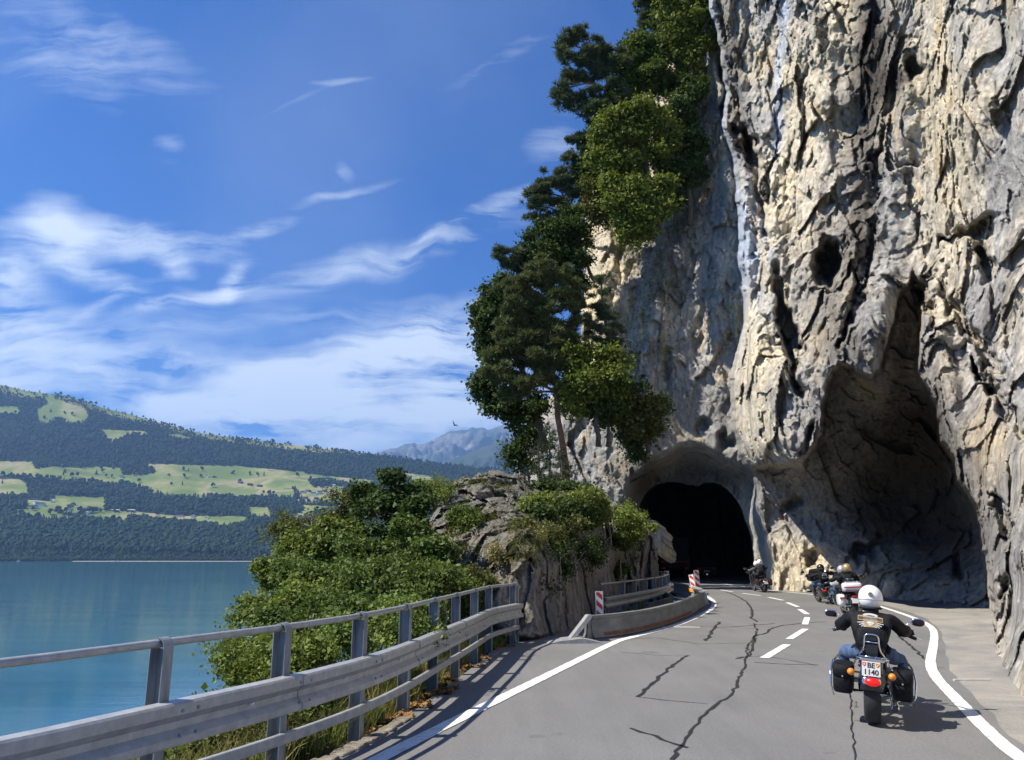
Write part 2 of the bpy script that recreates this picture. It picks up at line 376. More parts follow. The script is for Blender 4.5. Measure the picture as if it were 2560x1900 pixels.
def rock_material(name, cream, grey, dark, scale=1.0, streak=True, greymul=0.0, moss=0.0, attr=True):
    m = mat(name, cream, .88, 0, .25); T = m.node_tree; L = T.links
    v = coords(m, 'Object'); vs = coords(m, 'Object', (1, 1, .6), (0, math.radians(-16), 0))
    big = noise_node(m, .16 * scale, 6, .62, vs, .6); med = noise_node(m, .7 * scale, 8, .66, vs, .4); fine = noise_node(m, 3.2 * scale, 8, .7, v, .2)
    s1 = mth(T, 'ADD', mth(T, 'MULTIPLY', big.outputs[0], .62), mth(T, 'MULTIPLY', med.outputs[0], .38))
    if attr:
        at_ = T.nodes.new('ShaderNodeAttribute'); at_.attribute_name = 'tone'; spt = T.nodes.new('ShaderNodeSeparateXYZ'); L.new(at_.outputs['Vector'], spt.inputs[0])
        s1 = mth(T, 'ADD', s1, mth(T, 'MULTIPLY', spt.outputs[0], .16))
    s1 = mth(T, 'ADD', s1, greymul)
    base = ramp(m, s1, [(.36, cream), (.47, tuple(.55 * a + .45 * b for a, b in zip(cream, grey))), (.56, grey), (.68, tuple(.78 * x for x in grey))])
    # ochre / warm patches
    och = noise_node(m, .42 * scale, 5, .6, vs, .5)
    base = mix(m, ramp(m, och.outputs[0], [(.55, (0, 0, 0)), (.68, (.55, .55, .55))]), base, tuple(min(1, c * k) for c, k in zip(cream, (1.02, .86, .62))))
    # dark pits and lichen flecks
    base = mix(m, ramp(m, fine.outputs[0], [(.57, (0, 0, 0)), (.72, (.62, .62, .62))]), base, dark)
    med2 = noise_node(m, 1.5 * scale, 9, .72, vs, .3)
    base = mix(m, ramp(m, med2.outputs[0], [(.57, (0, 0, 0)), (.68, (.4, .4, .4))]), base, tuple(.6 * g + .4 * d for g, d in zip(grey, dark)))
    base = mix(m, ramp(m, med2.outputs[0], [(.30, (.55, .55, .55)), (.42, (0, 0, 0))]), base, tuple(min(.9, c * 1.25) for c in cream))
    if streak:
        st = noise_node(m, .9 * scale, 6, .6, coords(m, 'Object', (1, 1, .10)), .2)
        base = mix(m, ramp(m, st.outputs[0], [(.55, (0, 0, 0)), (.66, (.55, .55, .55))]), base, dark)
    if attr:
        # brown stain with painted cave and tunnel-mouth shade (y), sky reflection painted on wet streaks (z)
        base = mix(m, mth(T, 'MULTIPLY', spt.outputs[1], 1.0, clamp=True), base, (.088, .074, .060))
        lf = mth(T, 'MULTIPLY', spt.outputs[2], ramp(m, med.outputs[0], [(.35, (.25, .25, .25)), (.6, (1, 1, 1))]), clamp=True)
        base = mix(m, lf, base, (.44, .50, .60))
    if moss:
        geo = T.nodes.new('ShaderNodeNewGeometry'); sn = T.nodes.new('ShaderNodeSeparateXYZ'); L.new(geo.outputs['Normal'], sn.inputs[0])
        mn = noise_node(m, 1.6, 5, .7, v)
        mf = mth(T, 'MULTIPLY', mth(T, 'ADD', sn.outputs[2], mth(T, 'SUBTRACT', mn.outputs[0], .62)), moss * 3, clamp=True)
        base = mix(m, mf, base, (.075, .085, .028))
    setc(m, base)
    b1 = noise_node(m, 2.4 * scale, 10, .74, v, .0)
    wv = T.nodes.new('ShaderNodeVectorMath'); wv.operation = 'MULTIPLY_ADD'; L.new(b1.outputs['Color'], wv.inputs[0]); wv.inputs[1].default_value = (.5, .5, .5); L.new(coords(m, 'Object', (1, 1, .5)), wv.inputs[2])
    vo = T.nodes.new('ShaderNodeTexVoronoi'); vo.feature = 'DISTANCE_TO_EDGE'; vo.inputs['Scale'].default_value = 1.7 * scale; L.new(wv.outputs[0], vo.inputs['Vector'])
    ck = ramp(m, vo.outputs['Distance'], [(0.0, (0, 0, 0)), (.09, (1, 1, 1))]); cn = noise_node(m, .5 * scale, 3, .5, v)
    vf = T.nodes.new('ShaderNodeTexVoronoi'); vf.feature = 'F1'; vf.inputs['Scale'].default_value = 4.2 * scale; L.new(wv.outputs[0], vf.inputs['Vector'])
    base = mix(m, mth(T, 'MULTIPLY', mth(T, 'SUBTRACT', 1.0, ck), ramp(m, cn.outputs[0], [(.5, (0, 0, 0)), (.65, (.55, .55, .55))])), base, dark); setc(m, base)
    nn = bump(m, ck, .12, .06); nn = bump(m, vf.outputs['Distance'], .45, .12, nn); nn = bump(m, b1.outputs[0], .8, .30, nn)
    b2 = noise_node(m, 11 * scale, 6, .7, v); nn = bump(m, b2.outputs[0], .55, .05, nn)
    setn(m, nn)
    return m
def leaf_material(name, c1, c2, trans=.32, rough=.6, spec=.16):
    m = bpy.data.materials.new(name); m.use_nodes = True; T = m.node_tree; L = T.links; b = bsdf(m)
    g = T.nodes.new('ShaderNodeNewGeometry'); v = coords(m, 'Object')
    n = noise_node(m, .9, 4, .6, v)
    f = mth(T, 'ADD', mth(T, 'MULTIPLY', g.outputs['Random Per Island'], .55), mth(T, 'MULTIPLY', n.outputs[0], .45))
    c = ramp(m, f, [(.18, c1), (.72, c2), (.95, tuple(min(1, a * 1.35) for a in c2))])
    L.new(c, b.inputs['Base Color']); b.inputs['Roughness'].default_value = rough; b.inputs['Specular IOR Level'].default_value = spec
    tr = T.nodes.new('ShaderNodeBsdfTranslucent'); c2_ = mix(m, 1.0, c, (1.0, 1.0, .55), 'MULTIPLY'); L.new(c2_, tr.inputs[0])
    ms = T.nodes.new('ShaderNodeMixShader'); ms.inputs[0].default_value = trans
    L.new(b.outputs[0], ms.inputs[1]); L.new(tr.outputs[0], ms.inputs[2]); L.new(ms.outputs[0], T.nodes['Material Output'].inputs[0])
    return m
M = {}
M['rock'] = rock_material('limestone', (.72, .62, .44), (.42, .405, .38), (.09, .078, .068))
M['rock2'] = rock_material('outcrop_rock', (.48, .43, .38), (.29, .265, .25), (.07, .060, .052), 1.5, moss=.22, attr=False)
M['steel'] = noisy('galvanised_steel', (.34, .345, .34), (.48, .485, .48), 9, .45, .45, .05, .002, detail=8)
M['steel_post'] = noisy('galvanised_post', (.20, .225, .25), (.36, .385, .41), 14, .5, .6, .05, .002, stretch=(1, 1, .15), detail=8)
M['steel_dull'] = noisy('weathered_steel', (.24, .245, .25), (.34, .345, .35), 5, .6, .35, .05, .002)
M['chrome'] = mat('chrome', (.82, .83, .85), .12, 1.0)
M['black'] = mat('black_paint', (.012, .012, .014), .22, 0, .5, .6)
M['rubber'] = noisy('tyre_rubber', (.016, .016, .017), (.03, .03, .03), 40, .8, 0, .3, .01)
M['leather'] = noisy('black_leather', (.004, .0045, .006), (.010, .011, .014), 14, .62, 0, .45, .02, .2)
M['cloth_black'] = noisy('black_cloth', (.010, .010, .012), (.020, .020, .024), 12, .9, 0, .5, .02)
M['jeans'] = noisy('blue_denim', (.035, .065, .14), (.085, .14, .26), 10, .9, 0, .5, .02)
M['white_gloss'] = mat('white_gloss', (.82, .83, .84), .2, 0, .5, .5)
M['skin'] = mat('skin', (.46, .29, .21), .55)
M['boots'] = mat('boot_leather', (.02, .016, .014), .5)
def emis(name, col, s, base=(.5, .02, .02)):
    m = mat(name, base, .3); bsdf(m).inputs['Emission Color'].default_value = (*col, 1); bsdf(m).inputs['Emission Strength'].default_value = s; return m
M['tail_lit'] = emis('tail_light_lit', (1, .015, .01), .28, (.55, .01, .01))
M['tail'] = mat('red_lens', (.42, .012, .010), .18, 0, .5, .4)
M['amber'] = mat('amber_lens', (.75, .23, .02), .2, 0, .5, .4)
M['lime'] = leaf_material('bright_leaves', (.085, .120, .022), (.215, .260, .060))
M['green'] = leaf_material('green_leaves', (.055, .090, .020), (.150, .195, .050))
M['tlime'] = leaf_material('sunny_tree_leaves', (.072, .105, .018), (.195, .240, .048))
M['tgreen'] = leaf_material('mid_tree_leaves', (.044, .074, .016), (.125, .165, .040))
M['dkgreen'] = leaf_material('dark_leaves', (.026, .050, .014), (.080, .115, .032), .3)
M['olive'] = leaf_material('olive_leaves', (.070, .085, .022), (.150, .155, .050))
M['pine'] = leaf_material('pine_needles', (.045, .068, .036), (.130, .160, .085), .25, .55)
M['pine_warm'] = leaf_material('warm_pine_needles', (.055, .075, .030), (.150, .175, .070), .25, .55)
M['spruce'] = leaf_material('spruce_needles', (.022, .040, .016), (.060, .085, .032), .10, .6)
M['dry'] = leaf_material('dry_leaves', (.13, .065, .022), (.34, .20, .08), .1, .8, .1)
M['straw'] = leaf_material('dry_grass', (.16, .15, .045), (.36, .31, .13), .25, .8, .1)
M['grass'] = leaf_material('roadside_grass', (.07, .12, .022), (.20, .25, .06), .3, .7, .2)
M['bark'] = noisy('grey_bark', (.055, .042, .032), (.15, .12, .095), 5, .95, 0, .8, .05, stretch=(3, 3, .6))
M['bark_red'] = noisy('pine_bark', (.13, .060, .032), (.30, .15, .085), 4, .95, 0, .8, .05, stretch=(3, 3, .7))
M['twig'] = mat('pale_twig', (.30, .26, .22), .9)
# ------------------------------------------------------------------ lake
LAKE = -18.0
def build_lake():
    m = mat('lake_water', (.03, .15, .24), .10, 0, .5); bsdf(m).inputs['IOR'].default_value = 1.33
    T = m.node_tree; v = coords(m, 'Object', (.02, .05, 1)); n = noise_node(m, 1, 5, .6, v)
    setc(m, ramp(m, n.outputs[0], [(.3, (.012, .085, .150)), (.7, (.018, .115, .195))]))
    w = noise_node(m, 1.0, 4, .6, coords(m, 'Object', (.5, 1.2, 1))); w2 = noise_node(m, 1.0, 3, .5, coords(m, 'Object', (.006, .09, 1)))
    nn = bump(m, w.outputs[0], .06, .25); nn = bump(m, w2.outputs[0], .10, .5, nn); setn(m, nn)
    r = ramp(m, w2.outputs[0], [(.35, (.05, .05, .05)), (.65, (.13, .13, .13))]); T.links.new(r, bsdf(m).inputs['Roughness'])
    me = bpy.data.meshes.new('lake')
    me.from_pydata([(-9000, -3000, LAKE), (9000, -3000, LAKE), (9000, 6000, LAKE), (-9000, 6000, LAKE)], [], [(0, 1, 2, 3)])
    tag(link('lake', me, m), 'calm blue lake stretching to the far shore', None, None, 'structure')
    # lake bed / land sheet reaching the horizon
    g = noisy('valley_ground', (.05, .08, .03), (.09, .12, .05), .01, .9, 0, 0)
    me = bpy.data.meshes.new('ground'); R_ = 30000
    me.from_pydata([(-R_, -R_, LAKE - 6), (R_, -R_, LAKE - 6), (R_, R_, LAKE - 6), (-R_, R_, LAKE - 6)], [], [(0, 1, 2, 3)])
    tag(link('ground', me, g), None, None, None, 'structure')
    # two slow boat wakes: very low swells across the water
    mb = MB()
    for (x0, x1, Y, am) in ((-1500, 2500, 470, .10), (-1500, 2500, 390, .09), (-1500, 2500, 345, .07)):
        pass
build_lake()

# ------------------------------------------------------------------ far hillside
SHORE_PX = 1403.0
Y0H = G(1280, SHORE_PX, LAKE).y          # shore distance
SKY_F = [(-600, 770), (-200, 800), (0, 836), (60, 850), (110, 856), (160, 865), (230, 888), (290, 903), (360, 922), (430, 940), (520, 954), (600, 962), (700, 974), (760, 982), (850, 993), (950, 1007), (1050, 1018), (1300, 1026), (1900, 1050)]
def skyline(px): return np.interp(px, [p[0] * 1.15 for p in SKY_F], [p[1] * 1.15 for p in SKY_F])
HD = 2300.0
def hill_pt(px, t):
    """px: column, t 0..1 up the hill -> world point + pixel row"""
    px = np.asarray(px, float); t = np.asarray(t, float)
    w = .022 * np.sin(px / 130 + 5 * t) + .015 * np.sin(px / 57 + 11 * t) + .012 * np.sin(t * 26 + px / 210)
    s = np.clip(t + w * np.sin(np.pi * np.clip(t, 0, 1)) , 0, None)
    py = SHORE_PX + (skyline(px) - SHORE_PX) * s
    D = Y0H + HD * (t ** 1.05) - 60
    P = unproj(px, py, D)
    return P, py
def z5(*p): return ZO(p, 0, 900, 2.929)
def z6(*p): return ZO(p, 600, 1000, 2.929)
MEADOWS = [
 z5((300,215),(370,215),(390,290),(480,320),(600,350),(650,400),(640,440),(600,470),(520,480),(440,440),(330,470),(265,460),(265,380),(340,330),(350,270)),
 z5((-300,345),(130,350),(150,400),(0,410),(-300,400)),
 z5((740,515),(1060,530),(1090,575),(1040,560),(930,560),(880,590),(790,615),(770,570)),
 z5((1210,555),(1300,550),(1430,590),(1300,590)), z5((1540,530),(1640,540),(1720,545),(1800,540),(1960,580),(1870,560),(1820,590),(1700,570)),
 z5((-400,750),(240,752),(260,800),(400,790),(560,800),(700,788),(880,798),(900,850),(1060,850),(1140,830),(1060,765),(1200,770),(1500,780),(1700,785),(1900,800),(2226,828),(2300,960),(1950,950),(2150,950),(2160,1010),(1930,1022),(1750,1012),(1600,1012),(1300,1020),(1190,1000),(1050,950),(900,910),(820,930),(700,900),(500,895),(400,880),(130,868),(60,850),(-400,850)),
 z5((-400,880),(50,880),(150,885),(205,930),(205,1010),(-400,1005)), z5((370,1000),(770,1010),(770,1095),(600,1085),(450,1065),(380,1050)),
 z5((100,1100),(350,1105),(500,1150),(760,1120),(800,1110),(1000,1120),(1280,1150),(1500,1155),(1700,1150),(1820,1160),(1800,1210),(1650,1245),(1500,1215),(1350,1205),(1200,1185),(1000,1175),(900,1195),(680,1185),(500,1185),(300,1165),(110,1155)),
 z5((1820,1150),(1850,1090),(1960,1085),(1990,1160),(1900,1175)),
 z5((180,1030),(360,1040),(500,1060),(740,1080),(780,1120),(480,1130),(350,1110),(190,1100)),
 z6((-50,488),(200,515),(400,530),(600,560),(800,580),(960,592),(960,640),(850,635),(700,610),(500,600),(470,585),(400,560),(200,600),(-50,600)),
 z6((-50,645),(300,650),(390,690),(390,722),(-50,732)), z6((460,775),(690,790),(900,800),(560,840),(460,880),(280,880),(450,830)),
 z6((70,790),(200,800),(230,880),(60,855)), z6((1200,540),(1380,560),(1450,620),(1300,612),(1210,570)), z6((400,338),(470,345),(475,385),(420,375)), z6((-20,270),(60,250),(110,262),(40,290)),
 z6((400,640),(760,640),(760,770),(460,760))]
VILLAGE = [z6((400,600),(800,600),(900,770),(480,770)), z5((1680,880),(1960,890),(1960,935),(1740,930)), z5((170,1030),(360,1040),(350,1100),(210,1100)), z5((480,1070),(730,1075),(740,1120),(480,1120))]
def build_hill():
    pxs = np.linspace(-900, 2000, 760); ts = np.concatenate([[-.06], np.linspace(0, 1, 320), [1.04, 1.12, 1.3]])
    A, B = np.meshgrid(pxs, ts); P, PY = hill_pt(A.ravel(), np.clip(B.ravel(), 0, 1)); V = P.reshape(len(ts), len(pxs), 3)
    tb = B[:, :, None]
    V[0, :, 2] = LAKE - 8; V[0, :, 1] -= 40
    for k, dz, dy in ((-3, -4, 120), (-2, -60, 400), (-1, -500, 1200)):
        V[k] = V[-4] + np.array([0, dy, dz])
    V[..., 2] += np.where(B > .02, 1, 0) * (fbm(V.reshape(-1, 3) / 160, 3).reshape(B.shape)) * 3.0 * np.clip(B * 6, 0, 1)
    V[1, :, 2] = LAKE + .6
    m = mat('hillside', (.1, .16, .04), .9, 0, .1)
    v = coords(m, 'Object'); n1 = noise_node(m, .0042, 3, .5, v, .4); n2 = noise_node(m, .03, 6, .7, v)
    c = ramp(m, n1.outputs[0], [(.38, (.115, .155, .040)), (.47, (.170, .205, .060)), (.54, (.250, .250, .095)), (.60, (.32, .265, .15)), (.66, (.15, .19, .055))])
    c = mix(m, ramp(m, n2.outputs[0], [(.4, (0, 0, 0)), (.75, (.55, .55, .55))]), c, (.09, .14, .035))
    wa = m.node_tree.nodes.new('ShaderNodeAttribute'); wa.attribute_name = 'wood'; c = mix(m, wa.outputs['Fac'], c, (.018, .032, .014)); setc(m, c)
    me = npmesh('hill', V.reshape(-1, 3), grid_faces(len(ts), len(pxs), None, True))
    inm = np.zeros(A.size, bool)
    for poly in MEADOWS: inm |= inpoly(A.ravel(), PY + 3, poly)
    wd = (~inm & ~((B.ravel() > .96) & (A.ravel() < 900))).astype(np.float32); wt = me.attributes.new('wood', 'FLOAT', 'POINT'); wt.data.foreach_set('value', wd)
    tag(link('hill', me, m, smooth=True), 'green hillside with meadows above the far shore', None, None, 'structure')
    # beach strip
    mb = MB(); p0, _ = hill_pt(np.linspace(190, 860, 60), np.full(60, .004))
    path = [((p[0], p[1] - 14, LAKE + .3), (0, -1)) for p in p0]
    mb.sweep(path, [(0, .9), (8, .3), (12, -.5), (0, -.5)], True)
    tag(mb.build('shore', noisy('shore_gravel', (.30, .30, .28), (.42, .41, .38), .05, .9)), None, None, None, 'structure')
def tree_proto(rng, kind):
    """small low-poly crown, unit height"""
    if kind == 0:   # conifer
        vs, fs = [], []; n = 6; L = 4
        for l in range(L):
            z0 = .12 + .22 * l; r = .24 * (1 - l / (L + .3)) * rng.uniform(.85, 1.15); zt = z0 + .36
            b = len(vs); vs += [(r * math.cos(a) * rng.uniform(.7, 1.25), r * math.sin(a) * rng.uniform(.7, 1.25), z0 + rng.uniform(-.03, .03)) for a in np.linspace(0, 2 * math.pi, n, endpoint=False)]; vs.append((0, 0, min(zt, 1.0)))
            fs += [(b + i, b + (i + 1) % n, b + n) for i in range(n)]
        return np.array(vs), np.array(fs)
    import bmesh
    bm = bmesh.new()
    for k in range(5):
        c = Vector((rng.uniform(-.2, .2), rng.uniform(-.2, .2), rng.uniform(.35, .78))); r = rng.uniform(.16, .27)
        g = bmesh.ops.create_icosphere(bm, subdivisions=1, radius=r)['verts']
        for vtx in g: vtx.co = c + vtx.co * rng.uniform(.7, 1.3)
    bmesh.ops.triangulate(bm, faces=bm.faces)
    v = np.array([x.co[:] for x in bm.verts]); f = np.array([[q.index for q in x.verts] for x in bm.faces]); bm.free(); return v, f
def forest_mesh(name, pts, hts, kinds, rng, protos):
    VV, FF, b = [], [], 0
    for k in range(len(protos)):
        sel = np.where(kinds == k)[0]
        if not len(sel): continue
        v, f = protos[k]; a = rng.uniform(0, 6.28, len(sel)); ca, sa = np.cos(a), np.sin(a)
        wd = hts[sel] * rng.uniform(.85, 1.2, len(sel)); 
        X = (v[None, :, 0] * ca[:, None] - v[None, :, 1] * sa[:, None]) * wd[:, None] + pts[sel, 0:1]
        Y = (v[None, :, 0] * sa[:, None] + v[None, :, 1] * ca[:, None]) * wd[:, None] + pts[sel, 1:2]
        Z = v[None, :, 2] * hts[sel][:, None] + pts[sel, 2:3] - 1
        VV.append(np.stack([X, Y, Z], -1).reshape(-1, 3)); FF.append((f[None] + (np.arange(len(sel)) * len(v))[:, None, None]).reshape(-1, 3) + b); b += len(sel) * len(v)
    return npmesh(name, np.concatenate(VV), np.concatenate(FF), 3)
def build_forest():
    rng = np.random.default_rng(4); protos = [tree_proto(rng, 0) for _ in range(3)] + [tree_proto(rng, 1) for _ in range(4)]
    n = 56000
    px = rng.uniform(-420, 1480, n); t = rng.uniform(.000, 1.0, n) ** .93
    k_ = 5000; px[:k_] = rng.uniform(-420, 1000, k_); t[:k_] = rng.uniform(-.004, .012, k_)
    P, py = hill_pt(px, t)
    inm = np.zeros(n, bool); jx, jy = px + rng.normal(0, 1.5, n), py + 3 + rng.normal(0, 1.0, n)
    for poly in MEADOWS: inm |= inpoly(jx, jy, poly)
    nearsky = (t > .965) & (rng.random(n) > .35) & (px < 900)
    # bare meadow ridge stretches
    keep = ~inm & ~(nearsky & (np.sin(px / 37) > -.2))
    keep &= ~((t < .003) & (px > 200) & (px < 470))
    h = rng.uniform(14, 28, n) * np.where(np.arange(n) < 5000, .75, 1) * np.where(t < .30, 1.15, 1.0) * np.where(t > .93, .8, 1) * np.where(t < .05, .5, 1)
    con = fbm(P / 300, 2) + rng.normal(0, .35, n) > .18
    kinds = np.where(con, rng.integers(0, 3, n), rng.integers(3, 7, n))
    m = leafless = mat('far_forest', (.03, .06, .02), .9, 0, .1)
    g = m.node_tree.nodes.new('ShaderNodeNewGeometry'); v = coords(m, 'Object'); nn = noise_node(m, .006, 4, .6, v)
    f_ = mth(m.node_tree, 'ADD', mth(m.node_tree, 'MULTIPLY', g.outputs['Random Per Island'], .55), mth(m.node_tree, 'MULTIPLY', nn.outputs[0], .5))
    setc(m, ramp(m, f_, [(.2, (.012, .024, .012)), (.5, (.020, .038, .016)), (.8, (.036, .058, .022))]))
    s = np.where(keep)[0]
    me = forest_mesh('forest', P[s], h[s], kinds[s], rng, protos)
    tag(link('forest', me, m), 'dense mixed forest covering the far hillside', None, None, 'stuff')
    # single trees in the meadows
    singles = ZO([(520,120),(860,130),(900,170),(880,210),(1000,235),(1070,225),(1400,130),(1415,168),(1340,195),(1575,118),(1470,240),(1560,245),(1925,310),(1600,745),(1820,795),(1995,800),(840,760),(700,760),(460,700),(2170,770),(30,320),(820,690)], 0, 1150, 5.565)
    singles += z5((530,405),(370,380),(320,430),(470,395),(1235,850),(1250,915),(1335,915),(1345,860),(1480,810),(1475,860),(1830,845),(1890,850),(1710,835),(1345,810),(1380,815),(1980,985),(1930,980),(2170,850),(700,270),(660,265),(600,255),(1240,400),(1420,460),(1495,470),(1605,490),(1730,550),(2000,570),(2110,590),(440,225),(290,200),(760,270),(965,345),(1050,350),(1560,930),(1750,900))
    singles += z6((75,545),(130,555),(175,555),(830,590),(900,600),(430,560),(515,580),(235,265),(85,250),(205,690),(240,690),(350,285),(560,300),(710,300),(1215,365),(1250,600),(1010,320))
    mt = m; idx = 0
    import itertools
    H_ = {}; LBL = {}
    for i, (x, y) in enumerate(singles):
        tt = np.linspace(0, 1, 1500); Pp, pyy = hill_pt(np.full(1500, x), tt); j = int(np.argmin(np.abs(pyy - y)))
        kd = int(rng.integers(0, 7)); v_, f_2 = protos[kd]; hh = float(rng.uniform(18, 30))
        key = kd
        if key not in H_:
            H_[key] = npmesh('tree_crown', v_, f_2, 3); H_[key].materials.append(m)
        p = Pp[j]; kindn = 'conifer' if kd < 3 else 'broadleaf tree'
        row = 'on the skyline' if y < skyline(x) + 25 else ('in the upper clearings' if y < 1130 else ('in the middle pastures' if y < 1235 else 'in the lower meadow'))
        col_ = 'left' if x < 300 else ('middle' if x < 640 else 'right')
        e = empty('meadow_tree', p, (0, 0, float(rng.uniform(0, 6))), '', 'tree', 'single trees %s' % row); LBL.setdefault((row, kindn), []).append((x, e))
        e.scale = (hh, hh, hh)
        o = bpy.data.objects.new('crown', H_[key]); COL.objects.link(o); o.parent = e; o.location = (0, 0, -.05)
        tk = bpy.data.meshes.get('far_trunk')
        if tk is None:
            mb = MB(); mb.tube([(0, 0, -.1), (0, 0, .4)], [.03, .02], 5); tk = mb.mesh('far_trunk'); tk.materials.append(M['bark'])
        o = bpy.data.objects.new('trunk', tk); COL.objects.link(o); o.parent = e
    for (row, kd), l in LBL.items():
        for k, (x, e) in enumerate(sorted(l, key=lambda q: q[0])): e['label'] = '%s %s from the left %s' % (ORD[k], kd, row)
ORD = 'first second third fourth fifth sixth seventh eighth ninth tenth eleventh twelfth thirteenth fourteenth fifteenth sixteenth seventeenth eighteenth nineteenth twentieth twenty-first twenty-second twenty-third twenty-fourth twenty-fifth twenty-sixth twenty-seventh twenty-eighth twenty-ninth thirtieth'.split()
def build_houses():
    rng = random.Random(9)
    wallw = noisy('house_plaster', (.80, .78, .75), (.88, .86, .83), .5, .9); wallb = noisy('house_timber', (.10, .06, .04), (.17, .11, .07), .5, .9)
    roofs = {'red': noisy('red_tile_roof', (.34, .12, .07), (.44, .17, .10), .5, .85), 'grey': noisy('grey_slate_roof', (.12, .115, .12), (.20, .19, .19), .5, .8), 'brown': noisy('brown_tile_roof', (.14, .08, .055), (.21, .13, .09), .5, .85), 'pale': noisy('pale_sheet_roof', (.50, .50, .50), (.6, .6, .6), .5, .7)}
    winm = mat('dark_window', (.03, .035, .04), .3)
    # px,py, width(m), roof, wall, label tail
    Z3 = lambda x, y: (x / 5.565, 1150 + y / 5.565)
    S = [(*Z3(1880,200),20,'red','w','by the wood edge in the middle meadows'), (*Z3(1690,245),16,'grey','w','at the end of the middle hedge'), (*Z3(1310,295),13,'brown','b','alone on the middle meadow'), (*Z3(1560,22),14,'pale','w','in the high clearing'),
         (*Z3(495,600),18,'pale','w','left end of the lower village'), (*Z3(560,640),30,'grey','w','largest block of the lower village'), (*Z3(470,680),22,'grey','w','below the largest block'), (*Z3(745,705),20,'red','b','beside the small dark conifer'), (*Z3(725,590),12,'pale','w','behind the lower village'),
         (*Z3(960,690),18,'grey','w','white gable facing left'), (*Z3(1100,690),16,'grey','w','white house right of the gable'), (*Z3(1180,715),28,'grey','b','long grey roof in the row'), (*Z3(1310,700),24,'grey','b','right end of the village row'), (*Z3(980,645),20,'brown','b','behind the white gable'), (*Z3(1030,775),10,'brown','b','lowest hut under the village'),
         (*Z3(1210,750),16,'pale','w','long low white building'), (*Z3(1590,715),32,'pale','b','long pale roof by the wood'), (*Z3(1800,715),36,'pale','b','second long pale roof'), (*Z3(330,575),20,'brown','b','above the left trees'), (*Z3(1020,620),14,'brown','b','top of the village row')]
    def zz(x, y, w, r, wl, t): S.append((x / 2.929, 900 + y / 2.929, w, r, wl, t))
    zz(1315,1150,24,'red','w','alone in the lower meadow with a bright red roof'); zz(1415,1150,14,'pale','w','right of the red roofed farm'); zz(1515,1163,10,'pale','w','small shed at the meadow edge')
    zz(395,432,14,'pale','w','in the highest clearing'); zz(1555,490,12,'pale','w','on the skyline among trees'); zz(1610,1012,12,'red','w','among the wood below the pasture'); zz(1735,1012,16,'red','b','second roof among the wood')
    zz(1700,832,12,'brown','b','on the pasture shoulder'); zz(1570,862,14,'brown','b','beside pasture trees'); zz(1760,900,18,'grey','b','row below the pasture'); zz(1830,915,18,'brown','b','middle of the row below the pasture'); zz(1900,925,18,'grey','b','right of the row below the pasture'); zz(1520,858,12,'grey','w','left of the pasture trees')
    def zy(x, y, w, r, wl, t): S.append((600 + x / 2.929, 1000 + y / 2.929, w, r, wl, t))
    zy(565,585,22,'red','w','bright gable on the right pasture'); zy(520,588,16,'brown','b','left of the bright gable'); zy(645,578,26,'brown','b','long barn right of the bright gable'); zy(425,515,12,'red','b','under the upper wood')
    zy(675,632,26,'pale','w','white block in the right village'); zy(415,685,20,'grey','w','left edge of the right village'); zy(460,680,18,'grey','w','second from the left in the right village'); zy(500,670,18,'grey','b','centre of the right village'); zy(540,690,20,'brown','w','below the centre of the right village'); zy(580,680,18,'grey','w','right of the village centre'); zy(620,670,18,'grey','b','under the white block')
    zy(650,700,18,'grey','w','lower right village'); zy(690,690,16,'brown','b','right end of the village'); zy(600,640,16,'brown','b','upper right village'); zy(550,640,14,'grey','b','upper village centre'); zy(905,642,12,'pale','w','white house at the pasture end'); zy(1230,535,16,'grey','b','roof by the far right pasture'); zy(1250,655,16,'pale','w','pale roof behind the bush top'); zy(750,605,10,'pale','w','small white house'); zy(425,742,8,'pale','w','tiny white hut below the village'); zy(480,720,16,'grey','b','lowest grey roof of the village'); zy(560,725,16,'grey','b','lowest roof row right')
    for i, (x, y, w, rf, wl, t) in enumerate(S):
        w *= 1.5
        tt = np.linspace(0, 1, 1500); Pp, pyy = hill_pt(np.full(1500, x), tt); j = int(np.argmin(np.abs(pyy - y))); p = Pp[j]
        d = w * .62 if w < 28 else w * .35; h = 7.0 if wl == 'w' else 5.4
        if w > 30 and rf == 'grey': h = 11
        e = empty('chalet', p, (0, 0, rng.uniform(-.5, .5)), '%s roofed %s %s' % ({'red': 'red', 'grey': 'grey', 'brown': 'brown', 'pale': 'pale'}[rf], 'white plastered house' if wl == 'w' else 'dark timber house', t), 'house', 'houses scattered over the far hillside')
        mb = MB(); mb.box((0, 0, h / 2 - 3), (w * .86, d * .86, h + 6)); mb.prism([(-w * .43, h), (w * .43, h), (0, h + w * .2)] if w < 24 else [(-w * .43, h), (w * .43, h), (w * .3, h + 2.6), (-w * .3, h + 2.6)], 'y', -d * .43, d * .43)
        mb.build('wall', wallw if wl == 'w' else wallb, e)
        mb = MB(); k = w * .5; rz = h + (w * .2 if w < 24 else 3)
        if w < 24:
            for s in (-1, 1): mb.prism([(0, rz + .2), (s * k, h - .9), (s * k, h - 1.3), (0, rz - .3)], 'y', -d * .56, d * .56)
        else:
            mb.prism([(-k, h - .3), (k, h - .3), (k * .62, rz + .8), (-k * .62, rz + .8)], 'y', -d * .56, d * .56)
        mb.build('roof', roofs[rf], e)
        mb = MB()
        for q in range(3 if w > 12 else 2):
            mb.box(((q - (1 if w > 12 else .5)) * w * .25, -d * .43 - .05, h * .45), (1.3, .12, 1.5)); mb.build('window', winm, e); mb = MB()
